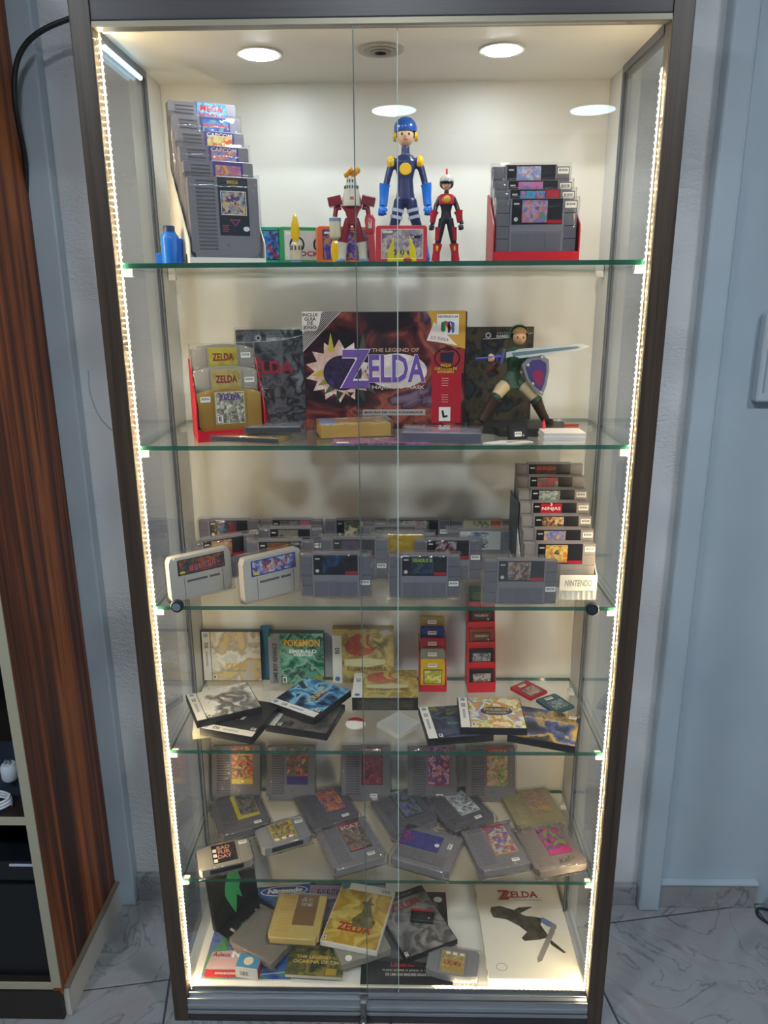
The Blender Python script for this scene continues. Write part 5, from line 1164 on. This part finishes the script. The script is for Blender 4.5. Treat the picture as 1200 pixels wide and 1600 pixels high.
o, cv, y = gold_box('gold game box with black side lying flat before the upright gold one', **lay(-0.003, 0.250, Z, 0.3, 0.128, 0.031), w=0.146, h=0.128, d=0.031, seed=113, edge='1b1a18')
m_ = bx('side_print', -0.060, 0.062, -0.009, 0.012, -0.0006, 0.0002, art(['4a4634', '2c2a22', '6a6448'], 120, 114, stretch=(0.2, 4, 1)), o)
# lying cases
case('white-covered game case with grey monster blot, topmost of the left pile', art_m=art(['dcdad2', 'e4e2da', '8a8680', '5a5854', 'dedcd4', 'e6e4dc'], 11, 103), title=None, sub=None, shell='1d1d20', spine='d6d4cc', h=0.120, **lay(-0.350, 0.142, Z + 0.0318, 26, 0.120, 0.0155, 0))
o = case('black game case with white band facing the front, middle of the left pile', art_m=art(['1c1c1f', '2a2a2e', '1c1c1f'], 14, 104), title='~~~~~~', tcol='b8303c', tz=0.55, tw=0.42, th=0.016, sub='VERSION', subcol='d0d0d0', spine='dcd8cc', h=0.120, **lay(-0.305, 0.108, Z + 0.0158, 74, 0.120, 0.0155))
case('cream-backed game case sticking out lowest at the left of the pile', art_m=mat('d8d0b8', 0.4), title=None, spine_txt=None, rating=None, shell='d8cfae', h=0.120, **lay(-0.345, 0.140, Z, 12, 0.120, 0.0155))
o = case('black game case with icy blue cover and pale page edges, upper of the centre-left pair', art_m=art(['11131f', '1a2440', '3a7ab0', '8ac4e0', '141a30', '10121c'], 13, 105), title='POKéMON', tcol='c8b070', tz=0.42, tw=0.44, th=0.016, sub='~~~~~~~~~~~~', subcol='b8c4e0', spine='e2e2de', side=[(0.0683, 0.0693, 0.004, 0.116, 'd8d2c0')], h=0.122, **lay(-0.166, 0.182, Z + 0.020, 59, 0.122, 0.0165))
case('black game case with grey winged cover, lower of the centre-left pair', art_m=art(['2c2b2a', '4a4846', '6f6c66', '1f1e1e'], 14, 106), title='~~~~~~~', tcol='c8c0a8', tz=0.55, tw=0.5, th=0.014, spine='d4d0c4', h=0.122, **lay(-0.172, 0.140, Z, -14, 0.122, 0.0165))
case('game case with white band and stormy blue cover, left of the right-hand trio', art_m=art(['23262f', '3a3f52', '55607a', '2a2d34', '6a7450'], 14, 107), title='POKéMON', tcol='8a9a6a', tz=0.42, tw=0.4, th=0.010, **lay(0.146, 0.119, Z, 8, 0.125, 0.0155))
o = case('game case with bright multicolour cover and oval title, middle of the right-hand trio', art_m=art(['d8cf9a', 'e6e0c0', 'c87a3a', 'b8c06a', 'e8e4d0', '8a8ac0', 'd0a04a'], 16, 108), title=None, h=0.122, **lay(0.223, 0.126, Z + 0.0159, -1, 0.122, 0.0155))
cvo = [c_ for c_ in o.children if c_.name.startswith('printed_cover')][0]
poly('title_oval', circle_pts(0.012, 0.066, 0.034, 0.017, 28), -0.0086, mat('4a4a66', 0.35), cvo); txt('POKéMON', 0.012, 0.070, -0.0098, 0.010, mat('c8b878', 0.35), cvo, w=0.052, bold=0.03); txt('RANGER', 0.012, 0.058, -0.0098, 0.007, mat('c8b878', 0.35), cvo, w=0.044, bold=0.03)
case('game case with navy cover, brown title and price tag, right of the right-hand trio', art_m=art(['20222c', '2f3550', '4a5a8a', 'b89a4a', '262832', '2a2c3a'], 13, 109), title='MYSTERY DUNGEON', tcol='8f7a60', tz=0.76, tw=0.72, th=0.013, sub='EXPLORERS OF DARKNESS', subcol='c8b8a0', spine_w=0.0, rating=None, price=(0.052, 0.108), **lay(0.334, 0.104, Z, -18, 0.125, 0.0155))
gb('red handheld cartridge lying askew near the right end', h='b8202c', art_m=art(['a85a50', 'c8c0b0', '7a3a34', 'd8d0c0'], 60, 121), **lay(0.327, 0.270, Z, 38, 0.065, 0.0075))
gb('teal handheld cartridge lying askew beside the red one', h='2f5a66', art_m=art(['6a8a94', '3a5a66', '9ab0b4', '2a4650'], 60, 122), **lay(0.376, 0.210, Z, 30, 0.065, 0.0075))
o = thing('badge', 'round red and white tin badge lying before the flat gold box', 'badge', (-0.065, 0.128, Z))
bm = bmesh.new(); lathe(bm, [(0.0200, 0.0), (0.0215, 0.0012), (0.0205, 0.0035), (0.014, 0.0052), (0.002, 0.0058)], 28); obj('badge_disc', bm, mat('e2dfd8', 0.3), o, smooth=40)
bm = bmesh.new(); prism_z(bm, [(0.0195 * math.cos(R(a_)), 0.0195 * math.sin(R(a_))) for a_ in range(8, 173, 15)], 0.0040, 0.0056); obj('red_half', bm, mat('8a2026', 0.3), o)
o = thing('clear_cartridge_case', 'small clear white plastic case lying turned on its corner', 'case', **lay(0.027, 0.118, Z, 46, 0.066, 0.0115))
bm = bmesh.new(); box(bm, -0.034, 0.034, -0.0057, 0.0057, 0, 0.066); bevel_bm(bm, 0.0012, 1); obj('case_body', bm, FROST, o); bx('inner_cartridge', -0.026, 0.026, -0.003, 0.003, 0.005, 0.060, mat('9aa0a8', 0.4), o); plate('inner_label', -0.018, 0.018, 0.010, 0.042, -0.0031, art(['8a98a8', 'b8c0c8', '6a7480'], 50, 123), o)
# red stand with handheld cartridges
b4 = (0.106, 0.2785, Z + 0.013)
stair_stand('stair_stand', 'short red stair stand with five coloured handheld cartridges', (b4[0], b4[1], Z), (0, 0, 0), 0.0605, 5, 0.0225, 0.0100, RED_PLASTIC, lip=0.003, side_h=0.020, thick=0.0098, base=0.0127)
GBc = [('yellow', 'd8b01c', ['c8b84a', '8a9a3a', 'e0c85a', 'd8d0a0'], 'lowest'), ('clear grey', '8a8884', ['8a8a84', 'a8a8a0'], 'second from below'), ('red', 'b82030', ['a83a3a', 'c8a090'], 'third'), ('deep blue', '23308a', ['2a3a8a', '6a7ab0'], 'fourth'), ('gold', '9a8440', ['a89450', 'c8b880'], 'topmost')]
for k, (cn, hc, cols, pos) in enumerate(GBc):
    gb('%s handheld cartridge with price tag, %s in the short red stand' % (cn, pos), (b4[0], b4[1] + 0.0100 * k, b4[2] + 0.0225 * k), (0, 0, 0), hc, art(cols, 60, 130 + k), group='handheld cartridges in the short red stand')
# tall red stand with slim cartridges
b5 = (0.2185, 0.2765, Z + 0.020)
o = stair_stand('stair_stand', 'tall narrow red stair stand with slim black and brown cartridges', (b5[0], b5[1], Z), (0, 0, R(3)), 0.0600, 5, 0.0460, 0.0108, RED_PLASTIC, lip=0.006, side_h=0.020, thick=0.0105, base=0.0197)
GA = [('black shell and grey-white label, lowest', '15161a', ['3a3838', 'b8b4b0', '6a4a48', 'd8d4cc'], None), ('black shell and violet-grey label, second', '17181c', ['6a6678', 'b0acb8', '3a3a44', '8a9a8a'], None), ('rust red shell and brown label, third', '9a3420', ['5a3a2c', '6a4a34'], 'POKéMON'), ('dark shell and brown label, fourth', '2a1c1a', ['4a2a24', '5a342a'], 'POKéMON'), ('green shell, topmost', '2f5a40', ['3f6a4c', '5a8a66'], None)]
for k, (d_, hc, cols, ti) in enumerate(GA):
    p_ = stair(b5, 3, k, 0.0108, 0.0460)
    gba('slim cartridge with %s in the tall red stand' % d_, p_, (0, 0, R(3)), hc, art(cols, 60, 140 + k), ti, 'c8b8a0', group='slim cartridges in the tall red stand')

# ================================================================== SHELF 5 (wrapped grey cartridges)
Z = TOP[5]
GR5 = 'wrapped grey cartridges on the lowest shelf'
LEAN = [
 ('wrapped grey cartridge with orange sunset label and yellow strip, leaning far left', -0.3735, ['d8602c', 'b83a24', 'e0a03a', '2c1c18', 'c84a28'], 'c8482c', None, None, dict(extra=lambda t, lb: plate('yellow_strip', -0.010, 0.042, 0.041, 0.053, -0.0096, mat('d8b82c', 0.35), lb, 0.0004))),
 ('wrapped grey cartridge with red car label and purple base, leaning second', -0.238, ['b8b0a0', 'c04a34', '4a6a4a', '6a3a3a', '8a9a7a'], '3a2a6a', (-0.046, 0.124), None, dict(art_rect=(0.0, 0.22, 1.0, 1.0))),
 ('wrapped grey cartridge with deep red label, leaning third in the middle', -0.054, ['5a1420', '8a2030', '3a1018', 'a83a40'], '5a1420', (0.020, 0.014), '~~~~~~2', dict()),
 ('wrapped grey cartridge with pink and blue cartoon label, leaning fourth', 0.109, ['b83a5a', '2a4a8a', 'd8a0a8', '8a2a4a', '3a5a9a'], '9a2a4a', (0.018, 0.014), None, dict()),
 ('wrapped grey cartridge with red titled cartoon label, leaning far right', 0.252, ['7aa8c8', 'd8a07a', '5a8a3a', 'c8c0a8', 'c04a3a'], 'b03a28', None, '~~~~~~~', dict(art_rect=(0.0, 0.0, 1.0, 0.78))),
]
for k, (lab, x, cols, base, pr, ti, kw) in enumerate(LEAN):
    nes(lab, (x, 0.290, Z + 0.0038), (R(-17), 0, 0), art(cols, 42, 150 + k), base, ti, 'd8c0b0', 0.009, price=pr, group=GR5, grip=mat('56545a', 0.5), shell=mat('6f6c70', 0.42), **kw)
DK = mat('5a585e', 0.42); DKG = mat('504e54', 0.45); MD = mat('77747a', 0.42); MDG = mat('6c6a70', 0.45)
FLAT = [
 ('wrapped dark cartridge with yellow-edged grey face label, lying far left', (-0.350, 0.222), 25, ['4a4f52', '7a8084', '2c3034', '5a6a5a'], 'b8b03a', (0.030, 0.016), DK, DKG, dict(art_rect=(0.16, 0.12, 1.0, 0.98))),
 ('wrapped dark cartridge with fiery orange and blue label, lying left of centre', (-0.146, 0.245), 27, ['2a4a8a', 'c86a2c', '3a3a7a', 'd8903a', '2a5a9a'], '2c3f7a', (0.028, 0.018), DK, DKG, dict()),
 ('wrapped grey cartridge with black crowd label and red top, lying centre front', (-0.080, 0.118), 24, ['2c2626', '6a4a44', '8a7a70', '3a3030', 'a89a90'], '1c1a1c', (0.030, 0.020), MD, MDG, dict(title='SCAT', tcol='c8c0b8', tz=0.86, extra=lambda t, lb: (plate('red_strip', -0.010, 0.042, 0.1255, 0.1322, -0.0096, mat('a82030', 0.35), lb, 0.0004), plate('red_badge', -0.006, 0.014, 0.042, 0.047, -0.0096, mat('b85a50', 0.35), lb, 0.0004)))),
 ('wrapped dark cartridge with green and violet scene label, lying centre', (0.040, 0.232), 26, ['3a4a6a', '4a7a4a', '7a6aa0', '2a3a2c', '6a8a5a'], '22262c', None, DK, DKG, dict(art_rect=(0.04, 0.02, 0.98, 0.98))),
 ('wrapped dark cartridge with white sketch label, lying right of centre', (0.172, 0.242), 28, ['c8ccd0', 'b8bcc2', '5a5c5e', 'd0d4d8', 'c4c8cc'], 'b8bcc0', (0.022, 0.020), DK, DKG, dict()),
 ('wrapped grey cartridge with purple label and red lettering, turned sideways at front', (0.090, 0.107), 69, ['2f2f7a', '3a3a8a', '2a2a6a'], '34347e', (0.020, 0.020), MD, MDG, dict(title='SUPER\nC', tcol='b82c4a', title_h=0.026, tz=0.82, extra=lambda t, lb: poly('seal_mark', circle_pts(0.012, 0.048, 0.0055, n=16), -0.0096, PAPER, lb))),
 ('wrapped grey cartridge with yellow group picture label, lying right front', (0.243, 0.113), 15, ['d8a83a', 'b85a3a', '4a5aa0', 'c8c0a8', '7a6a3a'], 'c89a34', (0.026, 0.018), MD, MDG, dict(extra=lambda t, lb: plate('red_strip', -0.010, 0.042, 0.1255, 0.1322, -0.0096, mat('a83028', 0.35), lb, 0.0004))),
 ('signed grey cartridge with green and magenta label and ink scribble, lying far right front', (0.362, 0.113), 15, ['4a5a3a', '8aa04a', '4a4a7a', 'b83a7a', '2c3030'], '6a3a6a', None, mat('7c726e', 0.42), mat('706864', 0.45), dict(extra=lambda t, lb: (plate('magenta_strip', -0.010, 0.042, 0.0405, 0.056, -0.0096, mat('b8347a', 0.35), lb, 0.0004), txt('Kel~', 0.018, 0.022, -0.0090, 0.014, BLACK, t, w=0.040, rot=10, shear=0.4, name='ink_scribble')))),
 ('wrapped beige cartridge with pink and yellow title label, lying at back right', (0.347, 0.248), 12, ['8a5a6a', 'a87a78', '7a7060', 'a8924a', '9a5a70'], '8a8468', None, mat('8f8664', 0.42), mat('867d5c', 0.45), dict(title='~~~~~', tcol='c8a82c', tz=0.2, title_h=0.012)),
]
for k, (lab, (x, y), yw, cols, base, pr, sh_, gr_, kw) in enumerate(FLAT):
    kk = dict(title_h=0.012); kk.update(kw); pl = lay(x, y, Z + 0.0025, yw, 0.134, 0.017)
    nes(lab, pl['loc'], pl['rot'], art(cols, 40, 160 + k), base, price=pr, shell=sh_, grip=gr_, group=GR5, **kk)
pl = lay(-0.237, 0.152, Z + 0.0025, 24, 0.076, 0.018)
n64('wrapped rounded grey cartridge with yellow-edged picture label, lying left', pl['loc'], pl['rot'], art(['8a5a3a', 'c8b03a', '3a4a3a', 'b8a888', 'a83a2c'], 60, 171), '~~~~~~', base='b8b040', tcol='3a2a1c', marks=3, price=(0.043, 0.060), th=0.008, tz=0.85)
pl = lay(-0.356, 0.083, Z + 0.0025, 20, 0.080, 0.018)
n64('wrapped rounded grey cartridge with black label reading bad fur day, lying front left', pl['loc'], pl['rot'], None, 'BAD\nFUR\nDAY', base='17120f', tcol='c88a78', marks=0, price=(0.043, 0.062), th=0.040, tz=0.55, tw=0.030, shell=mat('8f8a80', 0.4),
    )
nb = [o_ for o_ in bpy.data.objects if str(o_.get('label', '')).startswith('wrapped rounded grey cartridge with black label')][0]
for k in range(3): plate('rating_mark', -0.0245, -0.0165, 0.015 + k * 0.016, 0.025 + k * 0.016, -0.0096, PAPER, [c_ for c_ in nb.children if c_.name.startswith('label_sticker')][0], 0.0004)

# ================================================================== CABINET FLOOR
Z = TOP[6]
def magazine(label, cx, cy_, z, yaw, w, h, t, am, name='magazine', cat='magazine', edge='e0dccf'):
    o = thing(name, label, cat, **lay(cx, cy_, z, yaw, h, t))
    bx('pages', -w / 2, w / 2, -t / 2, t / 2, 0, h, mat(edge, 0.6), o)
    return o, plate('printed_cover', -w / 2 - 0.0003, w / 2 + 0.0003, -0.0003, h + 0.0003, -t / 2 - 0.0001, am, o)
o, cv = magazine('blue and green magazine with red banner, lying lowest at front left', -0.318, 0.178, Z, 0, 0.204, 0.272, 0.004, art(['2f4a8a', '4a6ab0', '5a9a3a', '6a7ab8', '34508a', '88b04a'], 10, 181))
y = -0.0027
plate('red_banner', -0.096, 0.01, 0.003, 0.022, y, mat('b82c34', 0.4), cv, 0.0003); txt('~~~~~~~ ~~ ~~ ~~~', -0.038, 0.0125, y - 0.0009, 0.006, PAPER, cv, w=0.07, bold=0.02)
poly('pale_wash', [(-0.098, 0.024), (0.005, 0.024), (0.0, 0.060), (-0.03, 0.078), (-0.092, 0.07)], y, mat('b8a8ac', 0.45), cv)
txt('Adeus,', -0.068, 0.062, y - 0.0009, 0.014, mat('a02434', 0.4), cv, w=0.044, bold=0.03, shear=0.2); txt('N', -0.034, 0.066, y - 0.0009, 0.022, PAPER, cv, bold=0.06)
for k in range(4): plate('small_print', -0.094 + 0.004 * (k % 2), -0.012 - 0.006 * (k % 3), 0.030 + k * 0.0055, 0.0325 + k * 0.0055, y - 0.0003, mat('c89a98', 0.5), cv, 0.0003)
o, cv = magazine('blue magazine with white oval logo at its top, second layer at left', -0.219, 0.192, Z + 0.0043, 7, 0.204, 0.262, 0.004, art(['3a5a9a', '2f4a84', '4a7ab8', '3f6a8a', '5a9a5a'], 10, 182))
poly('logo_ring', circle_pts(-0.036, 0.243, 0.060, 0.0165, 30), y, PAPER, cv); poly('logo_field', circle_pts(-0.036, 0.243, 0.057, 0.0138, 30), y - 0.0004, mat('34549a', 0.4), cv); txt('Nintendo', -0.034, 0.243, y - 0.0012, 0.016, PAPER, cv, w=0.090, bold=0.05, shear=0.15)
o, cv = magazine('mauve-topped magazine with dark title strip, third layer in the middle', -0.105, 0.226, Z + 0.0086, 0, 0.196, 0.200, 0.0045, art(['5a6a58', '7a7088', '4a5a4a', '8a8094'], 12, 183))
y = -0.00295
plate('green_strip', -0.098, 0.098, 0.190, 0.1995, y, mat('2c4438', 0.4), cv, 0.0003); txt('~~~~~~~~~~~~~~~~~~', -0.045, 0.1948, y - 0.0009, 0.0045, mat('b8c0b4', 0.4), cv, w=0.080, bold=0.02)
plate('mauve_band', -0.098, 0.098, 0.143, 0.189, y, mat('9a8aa0', 0.4), cv, 0.0003); txt('~~~~ ~~', -0.035, 0.164, y - 0.0009, 0.022, mat('2a2434', 0.4), cv, w=0.085, bold=0.05)
o, cv = magazine('green and gold guide book with gilt title, lying at the front edge', -0.160, 0.110, Z + 0.0134, -3, 0.130, 0.148, 0.008, art(['3a4a2c', '6a6030', '2f4a34', '8a7a3a', '24382c'], 14, 184), name='guide_book', cat='book', edge='d8d2bc')
y = -0.0047
txt('THE LEGEND OF', 0.004, 0.049, y, 0.0085, mat('c8a860', 0.4), cv, w=0.102, bold=0.03); txt('OCARINA OF TIME', 0.004, 0.036, y, 0.0095, mat('c8a860', 0.4), cv, w=0.112, bold=0.03); plate('gold_patch', 0.026, 0.050, 0.004, 0.020, y + 0.0003, mat('b89a3a', 0.35, 0.3), cv, 0.0003)
o = nes('grey cartridge lying back side up under the gold one', (0, 0, 0), (0, 0, 0), None, shell=mat('77726c', 0.45), grip=mat('6c6862', 0.45), wrap=True)
aa = R(-30 + 90); cx_, cy2 = -0.285, 0.132
o.rotation_euler = (R(90), 0, aa); o.location = (cx_ - math.sin(aa) * 0.067, cy2 + math.cos(aa) * 0.067, Z + 0.0225 + 0.0086)
pl = lay(-0.214, 0.166, Z + 0.0425, -4, 0.134, 0.017)
def tri_mark(t, lb):
    txt('ZELDA', 0.016, 0.075, -0.0096, 0.008, mat('9a5a40', 0.4), lb, w=0.034)
    for k, (x, z) in enumerate(((0.002, 0.112), (0.017, 0.112), (0.002, 0.097), (0.017, 0.097))): plate('crest_quarter', x, x + 0.012, z, z + 0.012, -0.0091, art(['b8b0a0', '7a6a50', 'd0c8b8'], 120, 190 + k), lb, 0.0003)
nes('gold-coloured cartridge with brown label in clear sleeve, on top of the left pile', pl['loc'], pl['rot'], None, '80603c', None, shell=GOLD_PALE, grip=mat('cdb066', 0.4, 0.2), extra=tri_mark, name='gold_cartridge')
o = thing('small_carton', 'small carton with blue top, red side and barcode at front left', 'carton', (-0.313, 0.060, Z + 0.0046), (0, 0, R(-8)))
bx('carton', -0.026, 0.026, -0.018, 0.018, 0, 0.030, mat('e4e0d6', 0.5), o, 0.0006); bx('blue_top', -0.0255, 0.0255, -0.0175, 0.0175, 0.0301, 0.0306, mat('4a8ab0', 0.4), o); bx('red_side', 0.0261, 0.0266, -0.0175, 0.0175, 0.001, 0.030, mat('b82c30', 0.4), o); bx('barcode', -0.016, 0.004, -0.0186, -0.0181, 0.008, 0.019, BARCODE, o)
bm = bmesh.new(); lathe(bm, [(0.011, 0.0306), (0.011, 0.0311)], 20); obj('round_patch', bm, mat('d8cfae', 0.4), o)
# wii style case and the cases around it
o = nes('light grey cartridge lying askew under the golden game case', (0, 0, 0), (0, 0, 0), None, shell=mat('8a877c', 0.45), grip=mat('807d72', 0.45), wrap=False)
aa = R(24 + 180); o.rotation_euler = (R(90), 0, aa + math.pi); aa = R(24)
o.location = (-0.072 - math.sin(aa) * 0.067, 0.132 + math.cos(aa) * 0.067, Z + 0.0215 + 0.0086)
bm = bmesh.new(); lathe(bm, [(0.008, 0), (0.008, 0.0005)], 18); sl = obj('white_seal', bm, PAPER, o, (-0.04, 0.0087, 0.120), (R(-90), 0, 0))
o = case('white-edged game case with golden cover and red title, tilted on the pile', art_m=art(['c8a840', 'b8922c', 'd8c060', 'a8842c', 'd0b050'], 9, 185), w=0.135, h=0.190, t=0.0145, shell='e6e4dc', spine_w=0.0, title='ZELDA', tcol='a8342c', tz=0.27, tw=0.60, th=0.024, rating='E', **lay(-0.068, 0.178, Z + 0.0400, -12.7, 0.190, 0.0145))
cv = [c_ for c_ in o.children if c_.name.startswith('printed_cover')][0]; y = -0.0079
plate('white_header', -0.066, 0.066, 0.166, 0.188, y, mat('e6e4dc', 0.4), cv, 0.0003); txt('Wii', 0.046, 0.176, y - 0.0009, 0.011, mat('8a8d92', 0.4), cv, bold=0.02); poly('blue_corner', [(-0.066, 0.188), (-0.066, 0.168), (-0.058, 0.162), (-0.046, 0.168), (-0.046, 0.188)], y - 0.0005, mat('5a7a88', 0.4), cv)
poly('tower_blot', [(-0.008, 0.055), (0.040, 0.058), (0.044, 0.078), (0.030, 0.100), (0.022, 0.124), (0.030, 0.130), (0.020, 0.136), (0.016, 0.156), (0.010, 0.136), (-0.004, 0.132), (0.006, 0.122), (0.004, 0.100), (-0.012, 0.078)], y - 0.0005, art(['4a442c', '6a6038', '8a7c48'], 30, 186), cv)
o, cv = magazine('large black magazine with red and white title lines, lying under the grey game case', 0.044, 0.166, Z, 0, 0.206, 0.272, 0.006, art(['1c1c1d', '242426', '18181a'], 8, 187))
y = -0.0037
txt('LEGEND OF ZELDA', 0.030, 0.052, y - 0.0006, 0.013, mat('b83a4a', 0.4), cv, w=0.130, bold=0.04); txt('TUDO SOBRE O JOGO, A HISTÓRIA E OS', 0.020, 0.036, y - 0.0006, 0.0075, mat('c8c4bc', 0.4), cv, w=0.150, bold=0.03); txt('DE UMA DAS MAIORES SAGAS DA NINTENDO', 0.024, 0.025, y - 0.0006, 0.0075, mat('c8c4bc', 0.4), cv, w=0.142, bold=0.03)
poly('white_seal', circle_pts(0.082, 0.247, 0.011, 0.009, 20), y, PAPER, cv)
case('grey game case with rating box, half hidden under the golden case', art_m=art(['4a4a48', '6a6a66', '3a3a3a'], 12, 188), w=0.130, h=0.186, t=0.0115, shell='3a3a3c', spine_w=0.0, title=None, rating='E', **lay(0.048, 0.176, Z + 0.0063, -9, 0.186, 0.0115))
o = case('grey-black game case with red title and swirling cover, turned on the black magazine', art_m=art(['3a3a3c', '6a6a6a', '8f8d88', '4a4a4c', 'a8a49a'], 11, 189), w=0.135, h=0.188, t=0.0145, shell='1d1d20', spine_w=0.0, title='ZELDA', tcol='9a3038', tz=0.77, tw=0.62, th=0.022, rating='T', **lay(0.064, 0.185, Z + 0.0182, 25, 0.188, 0.0145))
cv = [c_ for c_ in o.children if c_.name.startswith('printed_cover')][0]; plate('black_header', -0.0655, 0.0655, 0.166, 0.186, -0.0079, mat('18181b', 0.35), cv, 0.0003); txt('NINTENDO GAMECUBE', 0.0, 0.175, -0.0088, 0.0055, mat('9a9a9c', 0.4), cv, w=0.06)
pl = lay(0.084, 0.190, Z + 0.0342, -6, 0.0355, 0.009)
gba('small black cartridge with red top label lying on the grey-black game case', pl['loc'], pl['rot'], '141416', art(['1c1c1e', '2a2a2c', '3a3436'], 50, 191), None)
bb_ = [o_ for o_ in bpy.data.objects if str(o_.get('label', '')).startswith('small black cartridge with red top')][0]; plate('red_strip', -0.027, 0.027, 0.0275, 0.0345, -0.0046, mat('a82838', 0.35), bb_, 0.0004)
pl = lay(0.150, 0.074, Z + 0.0088, 180 - 11, 0.076, 0.018)
n64('wrapped rounded grey cartridge with yellow and red label, upside down at the front', pl['loc'], pl['rot'], art(['b8a870', 'a88a48', 'c8c09a'], 50, 192), 'TUROK 2', base='b0a468', tcol='a82c30', marks=3, th=0.012, tz=0.55)
# white guide book
o, cv = magazine('big white book with red title and dark brushed picture, lying at the right', 0.329, 0.178, Z, 0.5, 0.206, 0.284, 0.020, mat('e6e2d4', 0.45), name='guide_book', cat='book', edge='e8e2cf')
y = -0.0107
txt('ZELDA', 0.006, 0.245, y - 0.0006, 0.022, mat('a83038', 0.4), cv, w=0.088, bold=0.03); txt('Z', -0.037, 0.243, y - 0.0009, 0.032, mat('a83038', 0.4), cv, w=0.030, bold=0.04); txt('TWILIGHT PRINCESS', 0.022, 0.2265, y - 0.0006, 0.0055, mat('8a7a78', 0.4), cv, w=0.070)
DB = art(['3a352c', '4f493c', '2c2822', '5a5344'], 24, 193)
poly('brush_stroke', [(-0.076, 0.190), (-0.070, 0.172), (-0.040, 0.166), (-0.012, 0.146), (0.004, 0.128), (-0.012, 0.110), (-0.006, 0.102), (0.030, 0.106), (0.050, 0.112), (0.060, 0.100), (0.084, 0.070), (0.078, 0.068), (0.054, 0.092), (0.052, 0.118), (0.040, 0.150), (0.050, 0.168), (0.030, 0.174), (0.008, 0.176), (-0.020, 0.196), (-0.050, 0.208), (-0.072, 0.204)][::-1], y, DB, cv)
poly('brush_sweep', [(-0.030, 0.186), (-0.004, 0.184), (0.030, 0.205), (-0.004, 0.203)], y - 0.0004, DB, cv)
poly('blue_smear', [(0.042, 0.160), (0.054, 0.146), (0.076, 0.138), (0.078, 0.148), (0.060, 0.164), (0.048, 0.172)], y - 0.0004, mat('6a80a8', 0.45), cv)
poly('blade_streak', [(0.078, 0.150), (0.070, 0.128), (0.024, 0.046), (0.014, 0.042), (0.014, 0.052), (0.060, 0.136), (0.068, 0.150)], y - 0.0007, mat('8f8a84', 0.4), cv)
bm = bmesh.new(); tube(bm, [(-0.070 + 0.012 * math.cos(2 * math.pi * k / 20), y, 0.030 + 0.010 * math.sin(2 * math.pi * k / 20)) for k in range(21)], 0.0006, 4); obj('oval_seal', bm, mat('8a857a', 0.5), cv)
for z0 in (0.02, 0.25): bx('spine_notch', -0.1035, -0.1028, -0.004, 0.006, z0, z0 + 0.012, BLACK, o)
# black book standing at the left
o = thing('black_book', 'black book with green emblem leaning against the left glass at the bottom', 'book', (-0.372, 0.222, Z + 0.009), (R(-6), 0, R(54)))
bx('book_block', -0.070, 0.070, 0.0, 0.012, 0, 0.165, mat('16191a', 0.45), o, 0.001)
cv = plate('printed_cover', -0.069, 0.069, 0.001, 0.164, -0.0001, mat('1b1f1e', 0.4), o)
poly('green_emblem', [(-0.030, 0.075), (-0.026, 0.060), (-0.014, 0.028), (-0.006, 0.008), (0.000, 0.030), (0.004, 0.055), (0.020, 0.036), (0.014, 0.066), (0.022, 0.090), (0.014, 0.118), (-0.002, 0.138), (-0.016, 0.120), (-0.026, 0.100)][::-1], -0.0007, mat('3fae6c', 0.4), cv)
bx('book_edge', 0.0695, 0.0705, 0.001, 0.011, 0.003, 0.162, mat('2c7a4c', 0.4), o)
o = thing('black_booklet', 'thin black booklet with white lettering lying before the black book', 'booklet', **lay(-0.348, 0.205, Z + 0.0088, -36, 0.135, 0.003))
bx('pages', -0.032, 0.032, -0.0015, 0.0015, 0, 0.135, mat('17181a', 0.45), o)
for k, (z, wd) in enumerate(((0.098, 0.030), (0.075, 0.022), (0.062, 0.022), (0.049, 0.022), (0.020, 0.034))): plate('white_print', 0.026 - wd, 0.026, z, z + (0.006 if k in (0, 4) else 0.0035), -0.0016, mat('c8c8c4', 0.5), o, 0.0003)
